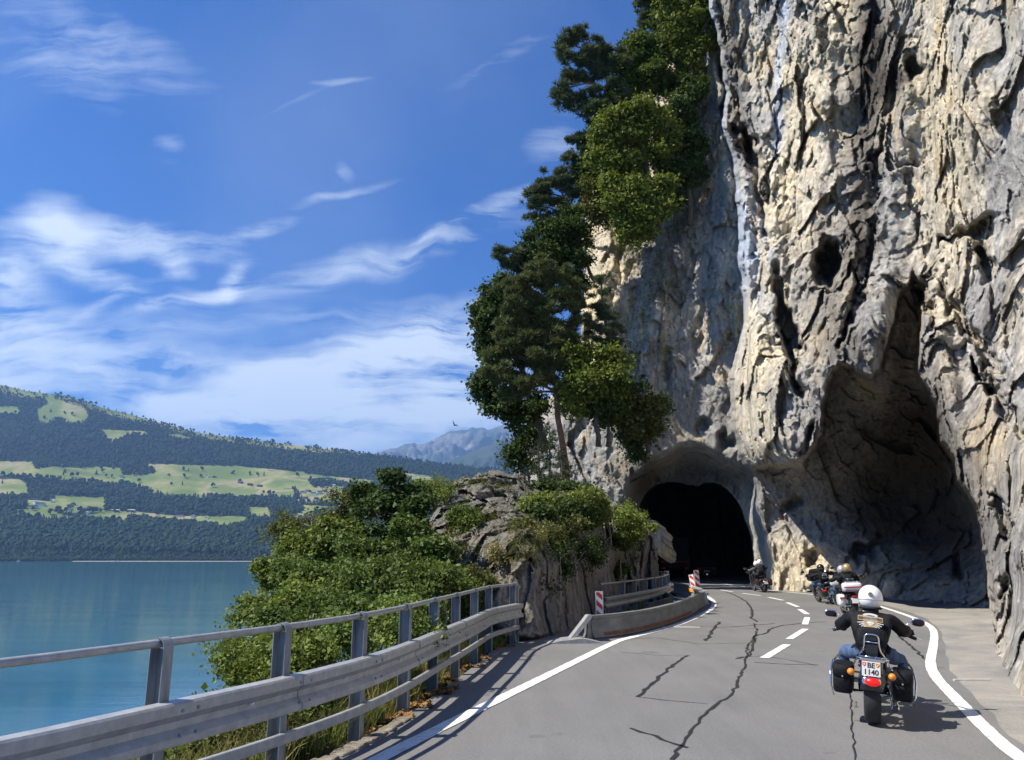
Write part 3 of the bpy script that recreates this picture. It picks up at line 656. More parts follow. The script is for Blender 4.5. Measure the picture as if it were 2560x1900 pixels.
def build_boats():
    hullm = mat('boat_white', (.8, .8, .8), .4); mastm = mat('boat_mast', (.6, .6, .6), .4)
    for (x, y, t) in ((27, 1402.5, 'leftmost white sailing boat moored at the far shore'), (42, 1402.5, 'second white boat moored at the far shore'), (80, 1403, 'third white boat off the reed bank'), (225, 1404.5, 'white boat in front of the pale beach')):
        d = G(x, y, LAKE); e = empty('boat', (d.x, Y0H - 75, LAKE), (0, 0, .3), t, 'boat', 'small boats moored along the far shore')
        mb = MB(); mb.prism([(-5, .2), (5, .2), (6.2, 1.5), (-5.2, 1.5)], 'y', -1.5, 1.5); mb.box((-.5, 0, 2.0), (4, 2.1, 1.1), taper=.8); mb.build('hull', hullm, e)
        mb = MB(); mb.cyl((.5, 0, 1.3), (.5, 0, 11), .12, 6); mb.build('mast', mastm, e)
def build_mountains():
    def ridge(name, pts, Y, depth, mt, amp, lab, base=1180):
        xs = np.linspace(pts[0][0], pts[-1][0], 220); ys = np.interp(xs, [p[0] for p in pts], [p[1] for p in pts])
        rows = 60; V = np.zeros((rows, len(xs), 3))
        top = unproj(xs, ys, np.full(len(xs), Y))
        for r in range(rows):
            k = r / (rows - 1); V[r] = top; V[r, :, 1] = Y - depth * k; V[r, :, 0] = top[:, 0] * (Y - depth * k) / Y; V[r, :, 2] = LAKE - 8 + (top[:, 2] - LAKE) * (1 - k) ** 1.15
        n = .5 * fbm(V.reshape(-1, 3) / (Y * .05) * np.array([1, 1, .5]), 6, .5, True).reshape(rows, len(xs)); k = np.linspace(0, 1, rows)[:, None]
        V[..., 2] += amp * n * (np.sin(np.pi * np.clip(k + .06, 0, 1))) * 1.0
        V[..., 1] -= amp * 1.3 * n * np.clip(k * 5, 0, 1)
        me = npmesh(name, V.reshape(-1, 3), grid_faces(rows, len(xs)))
        tag(link(name, me, mt, smooth=True), lab, None, None, 'structure')
    m1 = mat('mountain_rock', (.3, .27, .26), .9, 0, .1); v = coords(m1, 'Object'); n = noise_node(m1, .0011, 8, .7, v)
    setc(m1, ramp(m1, n.outputs[0], [(.40, (.045, .065, .040)), (.5, (.12, .115, .11)), (.62, (.27, .245, .24))]))
    ridge('mountain', z6((1000,400),(1210,345),(1240,330),(1275,318),(1300,345),(1340,340),(1450,290),(1540,245),(1620,228),(1660,235),(1700,212),(1730,228),(1780,210),(1815,230),(1900,195),(1990,165),(2300,90),(3200,150)), 15000, 5200, m1, 420, 'hazy bare mountain ridge beyond the wooded hills')
    m2 = noisy('mountain_forest', (.010, .022, .012), (.022, .040, .018), .004, .9, 0, 0); 
    ridge('wooded_ridge_hill', z6((1500,450),(1640,412),(1700,385),(1790,345),(1850,318),(1900,292),(1930,300),(1990,330),(2100,325),(2500,280),(3200,250)), 9000, 2600, m2, 150, 'dark wooded hill before the bare mountain')
build_hill(); build_forest(); build_houses(); build_boats(); build_mountains()

# ------------------------------------------------------------------ cliff with tunnel
def floorY(py): return gy(py)
E1 = F((1535,-260),(1538,-60),(1541,0),(1560,60),(1572,130),(1577,200),(1577,260),(1590,330),(1600,400),(1606,480),(1610,560),(1622,640),(1622,700),(1604,760),(1592,820),(1598,890),(1600,930),(1612,985),(1640,1040),(1652,1095),(1658,1160),(1650,1215),(1642,1250),(1640,1300),(1640,1500))
def build_cliff():
    step = 2.7
    xs = np.arange(1180, 3000, step); ys = np.arange(-520, 1960, step)
    PX, PY = np.meshgrid(xs, ys)
    # ragged warp
    wn = np.stack([PX.ravel() / 60, PY.ravel() / 90, np.zeros(PX.size)], -1)
    WX = PX + 9 * fbm(wn, 4, .6).reshape(PX.shape); WY = PY + 12 * fbm(wn + 40, 4, .6).reshape(PX.shape)
    f1 = 1.15
    main = [(1545,-300,38),(1545,0,38.5),(1590,150,38.5),(1600,400,38),(1625,650,37),(1600,850,36.5),(1650,1000,34.5),(1650,1075,40),(1655,1230,43.5),(1645,1285,44),
            (1700,-300,33),(1700,0,33.5),(1700,300,34.5),(1720,600,31.5),(1700,800,30.5),(1690,960,31),(1740,1000,29.5),
            (1900,-300,26),(1900,0,28),(1880,250,29.5),(1860,450,29),(1800,700,28.5),(1880,800,25.5),(1780,900,28.5),(1990,600,26),(1960,400,27.5),
            (2050,-200,22),(2050,0,23),(2060,250,23),(2070,450,23),(2020,520,25.5),
            (2226,-300,16.5),(2226,0,17.5),(2226,300,18.5),(2226,480,19),(2226,620,18),(2150,560,20.5),(2500,0,13),(2500,600,12.5),
            (2020,640,24.5),(2080,780,21.5),(2100,900,20),(2130,1000,19),(2150,1100,18.3),(2150,1200,17.8),(2160,1330,17.5),(2158,1400,17.2),
            (2226,800,17),(2226,1000,15),(2226,1200,13.5),(2226,1400,12.2),(2190,1480,13.2),(2226,1540,10.6),
            (2500,1000,9),(2500,1400,7),(2500,1700,6.0)]
    ctrl = [(x * f1, y * f1, d) for x, y, d in main]
    Dm = rbf(ctrl, PX, PY)
    # lit wall foot between tunnel and cave is behind the overhanging lip
    bg = [(1100,300,62),(1110,700,61),(1110,1040,58),(1200,860,55),(1275,470,58),(1275,700,54),(1230,1040,51.5),(1340,1000,50.5),(1400,900,51),(1400,600,53),(1540,0,52),(1540,300,51),(1540,600,50),(1500,-300,54),(1300,0,64),(1300,-300,66),
          (1500,800,50),(1450,970,50.2),(1580,900,48.5),(1600,1000,48),(1650,1100,47.5),(1700,1280,46),(1390,1100,49.5),(1390,1250,47)]
    D0 = rbf([(x * f1, y * f1, d) for x, y, d in bg], PX, PY)
    e1x = np.interp(WY, [p[1] for p in E1], [p[0] for p in E1]); left = WX < e1x
    Dm = np.clip(Dm, 5.5, 60); D = np.where(left, np.maximum(D0, Dm + 3), Dm)
    # under-wall: below the tongues, foot wall from tunnel's right jamb to the cave
    under = F((1640,1020),(1700,1006),(1745,1018),(1765,985),(1790,930),(1790,880),(1800,830),(1822,796),(1850,800),(1893,822),(1915,800),(1935,720),(1962,640),(1985,606),(2006,620),(2005,680),(1995,760),(1990,800),(2030,880),(2045,960),(2085,1040),(2118,1110),(2135,1180),(2150,1250),(2153,1300),(2158,1370),(2150,1480),(1640,1480))
    cave = [(1892,1474,45.8),(1900,1300,44.5),(1880,1200,43),(1950,1483,43.2),(2050,1489,40.2),(2150,1495,37.8),(2230,1500,34.5),(2300,1508,32.2),(2400,1516,30.2),(2470,1524,28.6),(2560,1535,27.5),
            (1950,1200,42.5),(2100,1250,40.5),(2200,1200,38),(2300,1250,36),(2400,1300,33),(2480,1400,30.5),(2150,1050,38),(2300,1050,35),(2250,900,32),(2290,760,30),(2150,1400,38),(2300,1400,34.5),(2050,1150,40),(2000,1360,41.5)]
    PWX = PX + 20 * fbm(wn * 1.4 + 80, 4, .6).reshape(PX.shape); PWY = PY + 26 * fbm(wn * 1.4 + 120, 4, .6).reshape(PX.shape)
    Dc = rbf(cave, PX, PY) + 2.6 * np.exp(-(((PX - 2330) / 170) ** 2 + ((PY - 1230) / 170) ** 2))
    u = inpoly(WX, WY, under)
    D = np.where(u, np.maximum(Dc, Dm + .8), D)
    # lip band: hanging rock edge above the foot wall (dark undercut)
    # local pits and slots: F-coords x,y,rx,ry,angle(deg),depth
    pits = [(1715,730,12,135,-12,3.6),(1805,575,38,52,8,3.2),(1993,150,24,22,-35,1.2),(1880,590,10,110,12,1.6),(1600,260,22,120,-12,2.4),(1655,420,10,120,-6,1.5),(1905,360,9,90,8,2.0),(1630,330,20,60,-20,2.4),
            (2105,505,80,13,-17,1.6),(2140,560,14,60,-6,2.0),(2110,720,14,130,-33,1.8),(2180,880,14,110,-34,1.3),(2010,650,10,60,-16,2.2),(1530,700,16,90,8,.8),(1500,600,10,60,20,.8),(1470,610,14,40,-20,1.0),(1450,780,10,50,0,.8),(1340,640,10,120,3,1.0),
            (1575,950,22,16,0,1.4),(1535,930,16,14,0,1.0),(1760,960,10,40,20,1.4),(1845,690,8,90,10,1.6),(2080,1230,14,22,0,1.2),(2180,1130,14,60,-20,1.5),(1880,1200,30,20,0,1.0),(2190,1270,12,30,20,.9),(1770,1210,16,22,0,1.0),(1720,1090,26,16,-20,1.2),(1900,1180,50,12,-30,.9)]
    for (x, y, rx, ry, an, dp) in pits:
        ca, sa = math.cos(math.radians(an)), math.sin(math.radians(an)); dx = (PWX - x * f1) / f1; dy = (PWY - y * f1) / f1
        a = (dx * ca + dy * sa) / rx; b = (-dx * sa + dy * ca) / ry; r = np.sqrt(a * a + b * b)
        D = D + dp * np.clip((1.25 - r) * 1.3, 0, 1)
    # bulges toward viewer (tongues, ribs)
    ribs = [(1850,650,50,170,6,1.6),(1660,700,26,220,6,1.6),(2045,800,30,180,-14,1.2),(1905,700,34,120,14,1.6),(1780,250,50,260,0,1.4),(1950,300,40,200,6,1.4),(2110,200,60,220,-4,1.3),(1690,900,40,110,-4,1.6),(1555,150,12,240,-6,1.6),(1630,600,14,300,-3,1.2),(1330,560,40,200,4,1.2),(1420,700,30,200,10,1.0),(1560,620,30,200,4,1.0),(2160,1350,14,200,0,.8)]
    for (x, y, rx, ry, an, dp) in ribs:
        ca, sa = math.cos(math.radians(an)), math.sin(math.radians(an)); dx = (WX - x * f1) / f1; dy = (WY - y * f1) / f1
        a = (dx * ca + dy * sa) / rx; b = (-dx * sa + dy * ca) / ry; D = D - dp * np.exp(-(a * a + b * b))
    alc = F((1372,1500),(1366,1160),(1378,1070),(1405,1020),(1450,995),(1505,1000),(1560,992),(1606,1012),(1634,1060),(1648,1130),(1650,1500)); D = D + 4.6 * blur(inpoly(PX + 3 * (WX - PX), PY + 2.4 * (WY - PY), alc).astype(float), 5, 2)
    # tunnel
    tun = F((1395,1500),(1395,1268),(1402,1200),(1396,1150),(1390,1105),(1402,1072),(1425,1052),(1462,1046),(1500,1056),(1520,1056),(1535,1046),(1562,1052),(1590,1072),(1612,1104),(1628,1150),(1636,1200),(1640,1268),(1642,1500))
    tn = inpoly(PX + .35 * (WX - PX), PY + .35 * (WY - PY), tun)
    D = blur(D, 1, 2)
    # flare of the mouth: funnel in over a few metres then a deep bore
    dist = blur(tn.astype(float), 5, 3)
    Dt = np.where(tn, 50 + 110 * np.clip((dist - .45) * 2.2, 0, 1), D)
    D = np.where(tn, np.maximum(Dt, D), D)
    P0 = unproj(PX, PY, D).reshape(-1, 3)
    # rock displacement in world space, stronger for the near buttress
    Q = P0 * np.array([1, 1, .62]); Q[:, 0] += .30 * P0[:, 2] * np.clip((PX.ravel() - 1700) / 400, -.4, 1)
    fh, fe = facets(Q / 3.0 + .14 * fbm(P0 / 3, 2)[:, None])
    fh2, fe2 = facets(Q / 1.05 + 31.7 + .12 * fbm(P0 / 1.2, 2)[:, None]); fh3, fe3 = facets(P0 * np.array([1, 1, .7]) / .42 + 7.7 + .2 * fbm(P0 / .6, 2)[:, None])
    n1 = fbm(Q / 7.0, 3, .5, True); n2 = fbm(Q / 2.2 + 9, 4, .55, True); n3 = fbm(P0 / .55, 3, .6)
    amp = np.where(left.ravel(), .75, 1.0) * np.where(u.ravel(), .55, 1.0)
    # smooth sprayed-looking rock just over the tunnel mouth
    sm = np.exp(-(((PX - 1740) / 190) ** 2 + ((PY - 1080) / 130) ** 2)).ravel(); amp *= (1 - .75 * sm)
    cell = np.clip(fe * 3.2, 0, 1)
    disp = amp * (-.50 * n1 - .78 * fh - .16 * n2 - .33 * fh2 - .15 * fh3 - .08 * n3 - .08 * cell - .02 * np.clip(fe2 * 4, 0, 1) + .16)
    disp = np.where(tn.ravel(), disp * .4, disp)
    D2 = D.ravel() * (1 + disp / 34.0) if False else D.ravel() + disp * np.clip(D.ravel() / 26, .45, 1.15)
    P = unproj(PX.ravel(), PY.ravel(), D2)
    # sideways component so that steps are not exact rays
    P[:, 2] += .12 * fbm(P0 / .9 + 5, 3) * amp
    P[:, 2] = np.maximum(P[:, 2], -.7)
    V = P.reshape(PX.shape + (3,))
    # silhouette mask (skyline of the rock at left, hidden mostly by trees)
    sil = F((1108,1400),(1106,1060),(1118,1000),(1150,930),(1185,880),(1230,800),(1262,740),(1264,640),(1268,560),(1262,500),(1275,455),(1290,420),(1285,330),(1310,260),(1370,200),(1400,120),(1430,60),(1440,-60),(1440,-700),(3600,-700),(3600,2500),(1108,2500))
    mask = inpoly(WX, WY, sil)
    # tone attributes mixing rock colour with painted cave and tunnel-mouth shade: x grey(+)/cream(-), y brown stain and shade, z wet streaks with painted sky reflection
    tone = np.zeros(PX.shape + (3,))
    def stain_shade(ch, x, y, rx, ry, an, am):
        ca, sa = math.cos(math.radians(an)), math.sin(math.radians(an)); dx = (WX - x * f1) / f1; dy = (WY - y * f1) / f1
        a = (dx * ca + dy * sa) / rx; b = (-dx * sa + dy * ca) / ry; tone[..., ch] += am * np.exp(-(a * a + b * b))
    for a in [(1510,1050,150,60,0,2.0),(1640,1150,40,90,0,.8),(1500,850,110,160,0,.9),(1560,980,90,60,0,1.0),(1440,980,60,80,0,.9),(1950,420,40,200,6,.9),(1890,740,50,90,0,.9),(1530,420,50,150,0,.8),(1480,520,40,160,15,.6),(2120,640,70,80,-30,.6),(1660,420,30,300,-4,.3),(2190,250,30,180,0,.5),(1760,900,40,120,0,.5),(2190,420,30,60,0,.6),(1700,1100,60,60,0,.6),(1230,960,90,90,0,.6),(1440,560,60,80,0,.5),(1580,700,14,160,0,.5),(2000,1150,160,120,0,.5),(2180,800,50,140,-20,.5)]: stain_shade(0, *a)  # spots round the tunnel mouth and in the cave paint shade in grey
    for a in [(1330,600,60,130,0,-.8),(1640,860,40,160,0,-.8),(1750,350,70,220,0,-.7),(2100,300,90,240,0,-.8),(1720,1240,90,50,0,-1.2),(1850,120,60,120,0,-.4),(1690,980,60,40,0,-.6),(2060,700,30,100,0,-.7),(1450,700,50,60,0,-.4),(2000,250,50,150,0,-.6)]: stain_shade(0, *a)
    for a in [(1880,230,42,260,4,.75),(1905,110,60,120,0,.6),(1960,170,60,26,-30,.7),(1870,480,34,110,6,.6),(1800,640,70,110,0,.55),(1590,120,26,190,-8,.75),(1830,760,60,60,0,.5),(1610,320,22,90,-18,.6),(2010,640,14,60,0,.5),(1900,950,140,110,0,.55),(2010,1080,150,160,0,.7),(1510,1035,130,40,0,.75),(1400,1060,30,60,0,.6),(1850,1080,150,60,0,.4),(2010,900,60,160,0,.6),(2060,1180,110,100,0,.5),(1930,1130,120,60,0,.4),(1960,780,26,120,8,.5)]: stain_shade(1, *a)  # cave and alcove spots are shade painted into the rock colour
    for a in [(1552,70,9,150,-5,1.3),(1575,260,7,90,-2,1.2),(1598,440,9,130,-6,1.4),(1628,520,16,110,-8,1.6),(1697,130,8,190,3,1.3),(1650,470,7,120,-16,1.1),(1612,560,7,90,-8,1.2),(1690,300,12,60,0,.8),(1612,690,8,80,0,.8),(2230,820,10,60,0,.2),(1540,930,40,10,0,.6)]: stain_shade(2, *a)  # pale sky reflection painted on the wet streaks of the buttress
    tone[..., 2] *= (WX > e1x - 8)
    Fq = grid_faces(len(ys), len(xs), mask, False)
    uq, inv = np.unique(Fq, return_inverse=True); Vc = V.reshape(-1, 3)[uq]; Fc = inv.reshape(Fq.shape); tc_ = tone.reshape(-1, 3)[uq]
    nb = len(Vc)
    selp = (PX.ravel()[uq] < 2000) & (Vc[:, 1] > 15); V2, F2 = skirt(Vc, Fc, (6, 26, 0), selp)
    me = npmesh('cliff', V2, F2)
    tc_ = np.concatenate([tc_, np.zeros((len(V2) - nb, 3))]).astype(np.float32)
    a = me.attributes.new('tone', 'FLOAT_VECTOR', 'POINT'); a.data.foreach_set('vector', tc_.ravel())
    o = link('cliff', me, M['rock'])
    tag(o, 'towering overhanging limestone cliff pierced by the road tunnel', None, None, 'structure')
    return xs, ys, V, mask
CLX, CLY, CLV, CLM = build_cliff()
def cliff_at(px, py):
    i = int(np.clip((py - CLY[0]) / (CLY[1] - CLY[0]), 0, len(CLY) - 1)); j = int(np.clip((px - CLX[0]) / (CLX[1] - CLX[0]), 0, len(CLX) - 1))
    return Vector(CLV[i, j])

# ------------------------------------------------------------------ road platform, markings, shoulder
RAIL = [(-6.6, -2.0), (-5.2, .6), (-4.05, 2.9), (-3.05, 4.83), (-2.59, 5.92), (-2.04, 7.19), (-1.6, 8.53), (-1.32, 10.0), (-1.12, 11.5), (-.91, 12.86), (-.68, 14.6), (-.51, 16.05), (.0, 17.57), (.1, 17.8)]
def densify(pts, d=.25):
    out = []
    for a, b in zip(pts[:-1], pts[1:]):
        a = Vector(a); b = Vector(b); n = max(1, int((b - a).length / d))
        for k in range(n): out.append(a.lerp(b, k / n))
    out.append(Vector(pts[-1])); return out
def smoothline(pts, it=2):
    pts = [Vector(p) for p in pts]
    for _ in range(it):
        q = [pts[0]]
        for a, b in zip(pts[:-1], pts[1:]): q += [a.lerp(b, .25), a.lerp(b, .75)]
        q.append(pts[-1]); pts = q
    return pts
EDGE_L = [(x + .12, y) for x, y in RAIL] + [(.9, 19.5), (2.4, 22.5), (4.2, 25.5), (6.0, 30), (7.4, 35), (8.4, 42), (8.6, 60), (8.6, 170)]
def build_road():
    m = mat('asphalt', (.1, .1, .1), .85, 0, .3); v = coords(m, 'Object')
    n1 = noise_node(m, .35, 5, .6, v, .4); n2 = noise_node(m, 34, 5, .8, v); n3 = noise_node(m, 1.2, 7, .7, coords(m, 'Object', (2.5, .25, 1)))
    c = ramp(m, n1.outputs[0], [(.3, (.150, .148, .144)), (.7, (.195, .192, .186))])
    c = mix(m, ramp(m, n3.outputs[0], [(.45, (0, 0, 0)), (.7, (.5, .5, .5))]), c, (.125, .124, .123))
    c = mix(m, ramp(m, n2.outputs[0], [(.35, (.45, .45, .45)), (.55, (0, 0, 0))]), c, (.085, .085, .086)); c = mix(m, ramp(m, n2.outputs[0], [(.55, (0, 0, 0)), (.75, (.5, .5, .5))]), c, (.34, .335, .32))
    pn = noise_node(m, .9, 4, .5, v); c = mix(m, ramp(m, pn.outputs[0], [(.66, (0, 0, 0)), (.69, (.35, .35, .35))]), c, (.07, .07, .07))
    setc(m, c); setn(m, bump(m, n2.outputs[0], .5, .012))
    # right side boundary well under the cliff
    ys_ = np.linspace(-6, 170, 240); lx = np.interp(ys_, [p[1] for p in EDGE_L], [p[0] for p in EDGE_L]); lx = np.where(ys_ < -2, -6.6, lx)
    V, nx = [], 10
    for y, x0 in zip(ys_, lx):
        x1 = 40
        for k in range(nx): V.append((x0 + (x1 - x0) * (k / (nx - 1)), y, 0))
    me = npmesh('road', np.array(V), grid_faces(len(ys_), nx, None, True))
    tag(link('road', me, m), 'grey cracked asphalt road curving into the tunnel', None, None, 'structure')
    # right shoulder: dusty sheet
    sm = mat('dusty_shoulder', (.2, .18, .15), .95, 0, .2); v = coords(sm, 'Object'); a = noise_node(sm, .55, 7, .7, v, .6); b = noise_node(sm, 30, 4, .7, v)
    c = ramp(sm, a.outputs[0], [(.32, (.17, .166, .16)), (.48, (.25, .24, .22)), (.62, (.33, .30, .26))]); c = mix(sm, ramp(sm, b.outputs[0], [(.5, (0, 0, 0)), (.7, (.5, .5, .5))]), c, (.1, .095, .09)); setc(sm, c); setn(sm, bump(sm, b.outputs[0], .5, .015))
    edge = [G(*p) for p in F((2222,1652),(2150,1575),(2062,1478),(2040,1430),(2042,1385),(2020,1350),(1950,1325),(1880,1307))]
    edge = [Vector((5.35, 6.5, 0))] + [e + Vector((.12, .0, 0)) for e in edge] + [Vector((14.4, 34, 0)), Vector((14.6, 39, 0))]
    pts = smoothline([(p.x, p.y) for p in edge], 2); rng = random.Random(3)
    V = [];
    for p in pts: V.append((p.x + rng.uniform(-.05, .05), p.y, .004)); V.append((30, p.y, .004))
    f = [(2 * i, 2 * i + 1, 2 * i + 3, 2 * i + 2) for i in range(len(pts) - 1)]
    me = bpy.data.meshes.new('road_shoulder'); me.from_pydata(V, [], f); tag(link('road_shoulder', me, sm), None, None, None, 'structure')
    # ---- painted markings
    pm = mat('road_paint', (.75, .75, .72), .7, 0, .3); v = coords(pm, 'Object'); a = noise_node(pm, 9, 8, .75, v)
    setc(pm, ramp(pm, a.outputs[0], [(.36, (.34, .335, .32)), (.46, (.66, .655, .63)), (.7, (.74, .735, .71))])); setn(pm, bump(pm, a.outputs[0], .3, .01))
    def strip(name, pts, w, z=.008, wob=.006, m_=pm, it=2, label=None, taper=False):
        P_ = densify([tuple(p) for p in smoothline([(p[0], p[1]) for p in pts], it)], .12) if it else densify(pts, .1); V = []; n = len(P_); rg = random.Random(len(P_))
        for i, p in enumerate(P_):
            t = (P_[min(i + 1, n - 1)] - P_[max(i - 1, 0)]).normalized(); o = Vector((-t.y, t.x)) * (w(i / (n - 1)) if callable(w) else w) / 2
            j = rg.uniform(-wob, wob); k2 = rg.uniform(-wob, wob); V += [(p.x + o.x * (1 + j / .1), p.y + o.y * (1 + j / .1), z), (p.x - o.x * (1 + k2 / .1), p.y - o.y * (1 + k2 / .1), z)]
        f = [(2 * i, 2 * i + 1, 2 * i + 3, 2 * i + 2) for i in range(n - 1)]
        me = bpy.data.meshes.new(name); me.from_pydata(V, [], f); return tag(link(name, me, m_), label, None, None, 'structure')
    L = [(-3.6, 1.5), (-2.1, 5.2)] + [G(*p)[:2] for p in F((845,1640),(1000,1562),(1200,1464),(1340,1394))] + [G(*p)[:2] for p in ((1570,1596),(1651,1574.6),(1709,1558),(1754,1537),(1779,1523),(1787,1511),(1781,1500),(1768,1491))] + [(9.15, 40), (9.3, 48), (9.3, 80)]
    strip('edge_line_marking', L, .19, label='solid white edge line beside the guardrail')
    R = [(3.7, 4.0)] + [G(*p)[:2] for p in ZO([(2175,1590),(1960,1400),(1715,1150),(1570,1000),(1535,900),(1562,790),(1572,690),(1555,645),(1490,600),(1350,545),(1180,490)], 1800, 1350, 2.929)] + [(14.1, 31.5), (14.5, 35.5), (14.45, 39), (14.0, 42), (13.95, 48), (13.95, 80)]
    strip('edge_line_marking', R, .165, label='solid white edge line on the cliff side')
    strip('side_line_marking', [G(*p)[:2] for p in ((1655,1568),(1750,1568.5))], .14, it=0)
    zc = lambda *p: ZO(p, 1800, 1350, 2.929)
    for a, b, mdl in ((zc((325,866)), zc((490,767)), 0), (zc((507,727)), zc((626,652)), 0), (zc((622,620)), zc((640,567)), 0), (zc((640,545)), zc((583,508)), 0), (zc((572,491)), zc((492,459)), 0), (zc((463,443)), zc((354,420)), 0), (zc((298,408)), zc((162,391)), 0), (zc((93,380)), zc((3,366)), 0)):
        p0 = G(*a[0]); p1 = G(*b[0]); strip('centre_dash_marking', [p0[:2], p1[:2]], .17, it=0)
    # ---- tar-sealed cracks
    tm = mat('crack_tar', (.022, .022, .023), .55, 0, .4)
    rg = random.Random(2)
    def crack(pts, w, j=.032):
        P_ = densify([tuple(p) for p in pts], .18); q = [P_[0]]
        for p in P_[1:]: q.append(Vector((p[0] + rg.uniform(-j, j), p[1] + rg.uniform(-j, j))))
        strip('road_crack', q, lambda t: w * rg.uniform(.55, 1.3), .0045, .0, tm, 0)
    def FG(*p): return [G(*q)[:2] for q in F(*p)]
    def ZG(*p): return [G(*q)[:2] for q in ZO(p, 1800, 1350, 2.929)]
    crack(FG((1460,1652),(1490,1605),(1520,1565),(1560,1530),(1590,1510),(1605,1480),(1618,1445),(1625,1410),(1640,1385),(1645,1370),(1640,1355)), .046)
    crack(ZG((270,600),(225,570),(238,545),(232,500),(190,450),(150,425),(100,400),(45,380)), .07)
    crack(ZG((120,870),(210,850),(240,780),(260,700),(300,690),(350,680),(355,660),(400,640),(470,625),(640,605),(780,598)), .06)
    crack(ZG((-200,630),(0,640),(170,632),(260,622),(400,612)), .045); crack(ZG((120,860),(330,850),(500,880),(700,918)), .02)
    crack(FG((1385,1515),(1430,1475),(1470,1440),(1495,1425)), .06); crack(FG((1535,1393),(1550,1370),(1565,1352)), .075)
    crack(FG((1370,1583),(1420,1600),(1470,1618),(1490,1625)), .045, .03); crack(FG((1385,1515),(1440,1522),(1540,1530)), .02, .02); crack(FG((1350,1418),(1420,1424),(1495,1426)), .02, .02)
    crack(ZG((1310,705),(1370,750),(1440,815),(1515,880)), .05, .03); crack(FG((1846,1450),(1850,1540),(1860,1652)), .022, .015)
    crack(FG((1340,1392),(1420,1386),(1520,1400),(1620,1398)), .022, .02); crack(FG((1640,1440),(1700,1444),(1780,1446)), .03, .02)
    # drain slot on the shoulder
    mb = MB(); p = G(2430, 1702); mb.box((p.x, p.y, .012), (.55, .05, .024)); tag(mb.build('drain_edging', noisy('drain_concrete', (.42, .41, .38), (.55, .53, .5), 8)), 'pale broken concrete edging bar lying on the dusty shoulder', 'edging')
build_road()
# ------------------------------------------------------------------ leaf geometry
def leaves_np(C, size, rng, up=.35, elong=1.5, bend=.25, out=None):
    """C (n,3) positions -> rhombic bent leaves (2 quads folded = 6 verts) as quads"""
    n = len(C); s = size * np.clip(rng.lognormal(0, .42, (n, 1)), .4, 2.2)
    nrm = rng.normal(size=(n, 3)); nrm[:, 2] += up * 2
    if out is not None: nrm += out * .9
    nrm /= np.linalg.norm(nrm, axis=1, keepdims=True)
    a = rng.normal(size=(n, 3)); a -= nrm * (a * nrm).sum(1, keepdims=True); a /= np.linalg.norm(a, axis=1, keepdims=True)
    b = np.cross(nrm, a)
    p0 = C - a * s * elong * .5; p2 = C + a * s * elong * .5 - nrm * s * bend * .6
    p1 = C + b * s * .5 - nrm * s * bend; p3 = C - b * s * .5 - nrm * s * bend
    V = np.stack([p0, p1, p2, p3], 1).reshape(-1, 3); Fq = np.arange(n * 4).reshape(n, 4)
    return V, Fq
def needles_np(C, axis, L, w, k, rng, spread=.8):
    """tufts: k needle blades radiating around axis from each C"""
    n = len(C); Cc = np.repeat(C, k, 0); A = np.repeat(axis, k, 0) + rng.normal(size=(n * k, 3)) * spread
    A /= np.linalg.norm(A, axis=1, keepdims=True); ll = L * rng.uniform(.6, 1.2, (n * k, 1))
    s = np.cross(A, rng.normal(size=(n * k, 3))); s /= np.linalg.norm(s, axis=1, keepdims=True)
    V = np.stack([Cc - s * w * .5, Cc + s * w * .5, Cc + A * ll + s * w * .2, Cc + A * ll - s * w * .2], 1).reshape(-1, 3)
    return V, np.arange(n * k * 4).reshape(-1, 4)
def blob_points(blobs, n, rng, shell=.45):
    """blobs [(cx,cy,cz,rx,ry,rz)] -> points with blob index; weighted by volume, towards the shell"""
    B = np.array(blobs, float); w = (B[:, 3] * B[:, 4] * B[:, 5]) ** .75; w /= w.sum(); idx = rng.choice(len(B), n, p=w)
    d = rng.normal(size=(n, 3)); d /= np.linalg.norm(d, axis=1, keepdims=True); r = rng.uniform(shell, 1, (n, 1)) ** .6
    r *= 1 + .22 * perlin(d * 2.2 + idx[:, None] * 3.1)[:, None]
    return B[idx, :3] + d * r * B[idx, 3:], d, idx
def crown_leaves(blobs, n, size, rng, clump=9, cl_r=.28, shell=.35, flat=.75):
    """leaves in clumps inside blobs: irregular sprays with gaps"""
    nc = max(1, n // clump); c, d, idx = blob_points(blobs, nc, rng, shell)
    # drop clumps by noise for gaps
    k = perlin(c / 1.1 + 4) > -.22; c, d = c[k], d[k]
    C = np.repeat(c, clump, 0) + rng.normal(size=(len(c) * clump, 3)) * cl_r * np.array([1, 1, flat])
    return leaves_np(C, size, rng, .45, out=np.repeat(d, clump, 0))
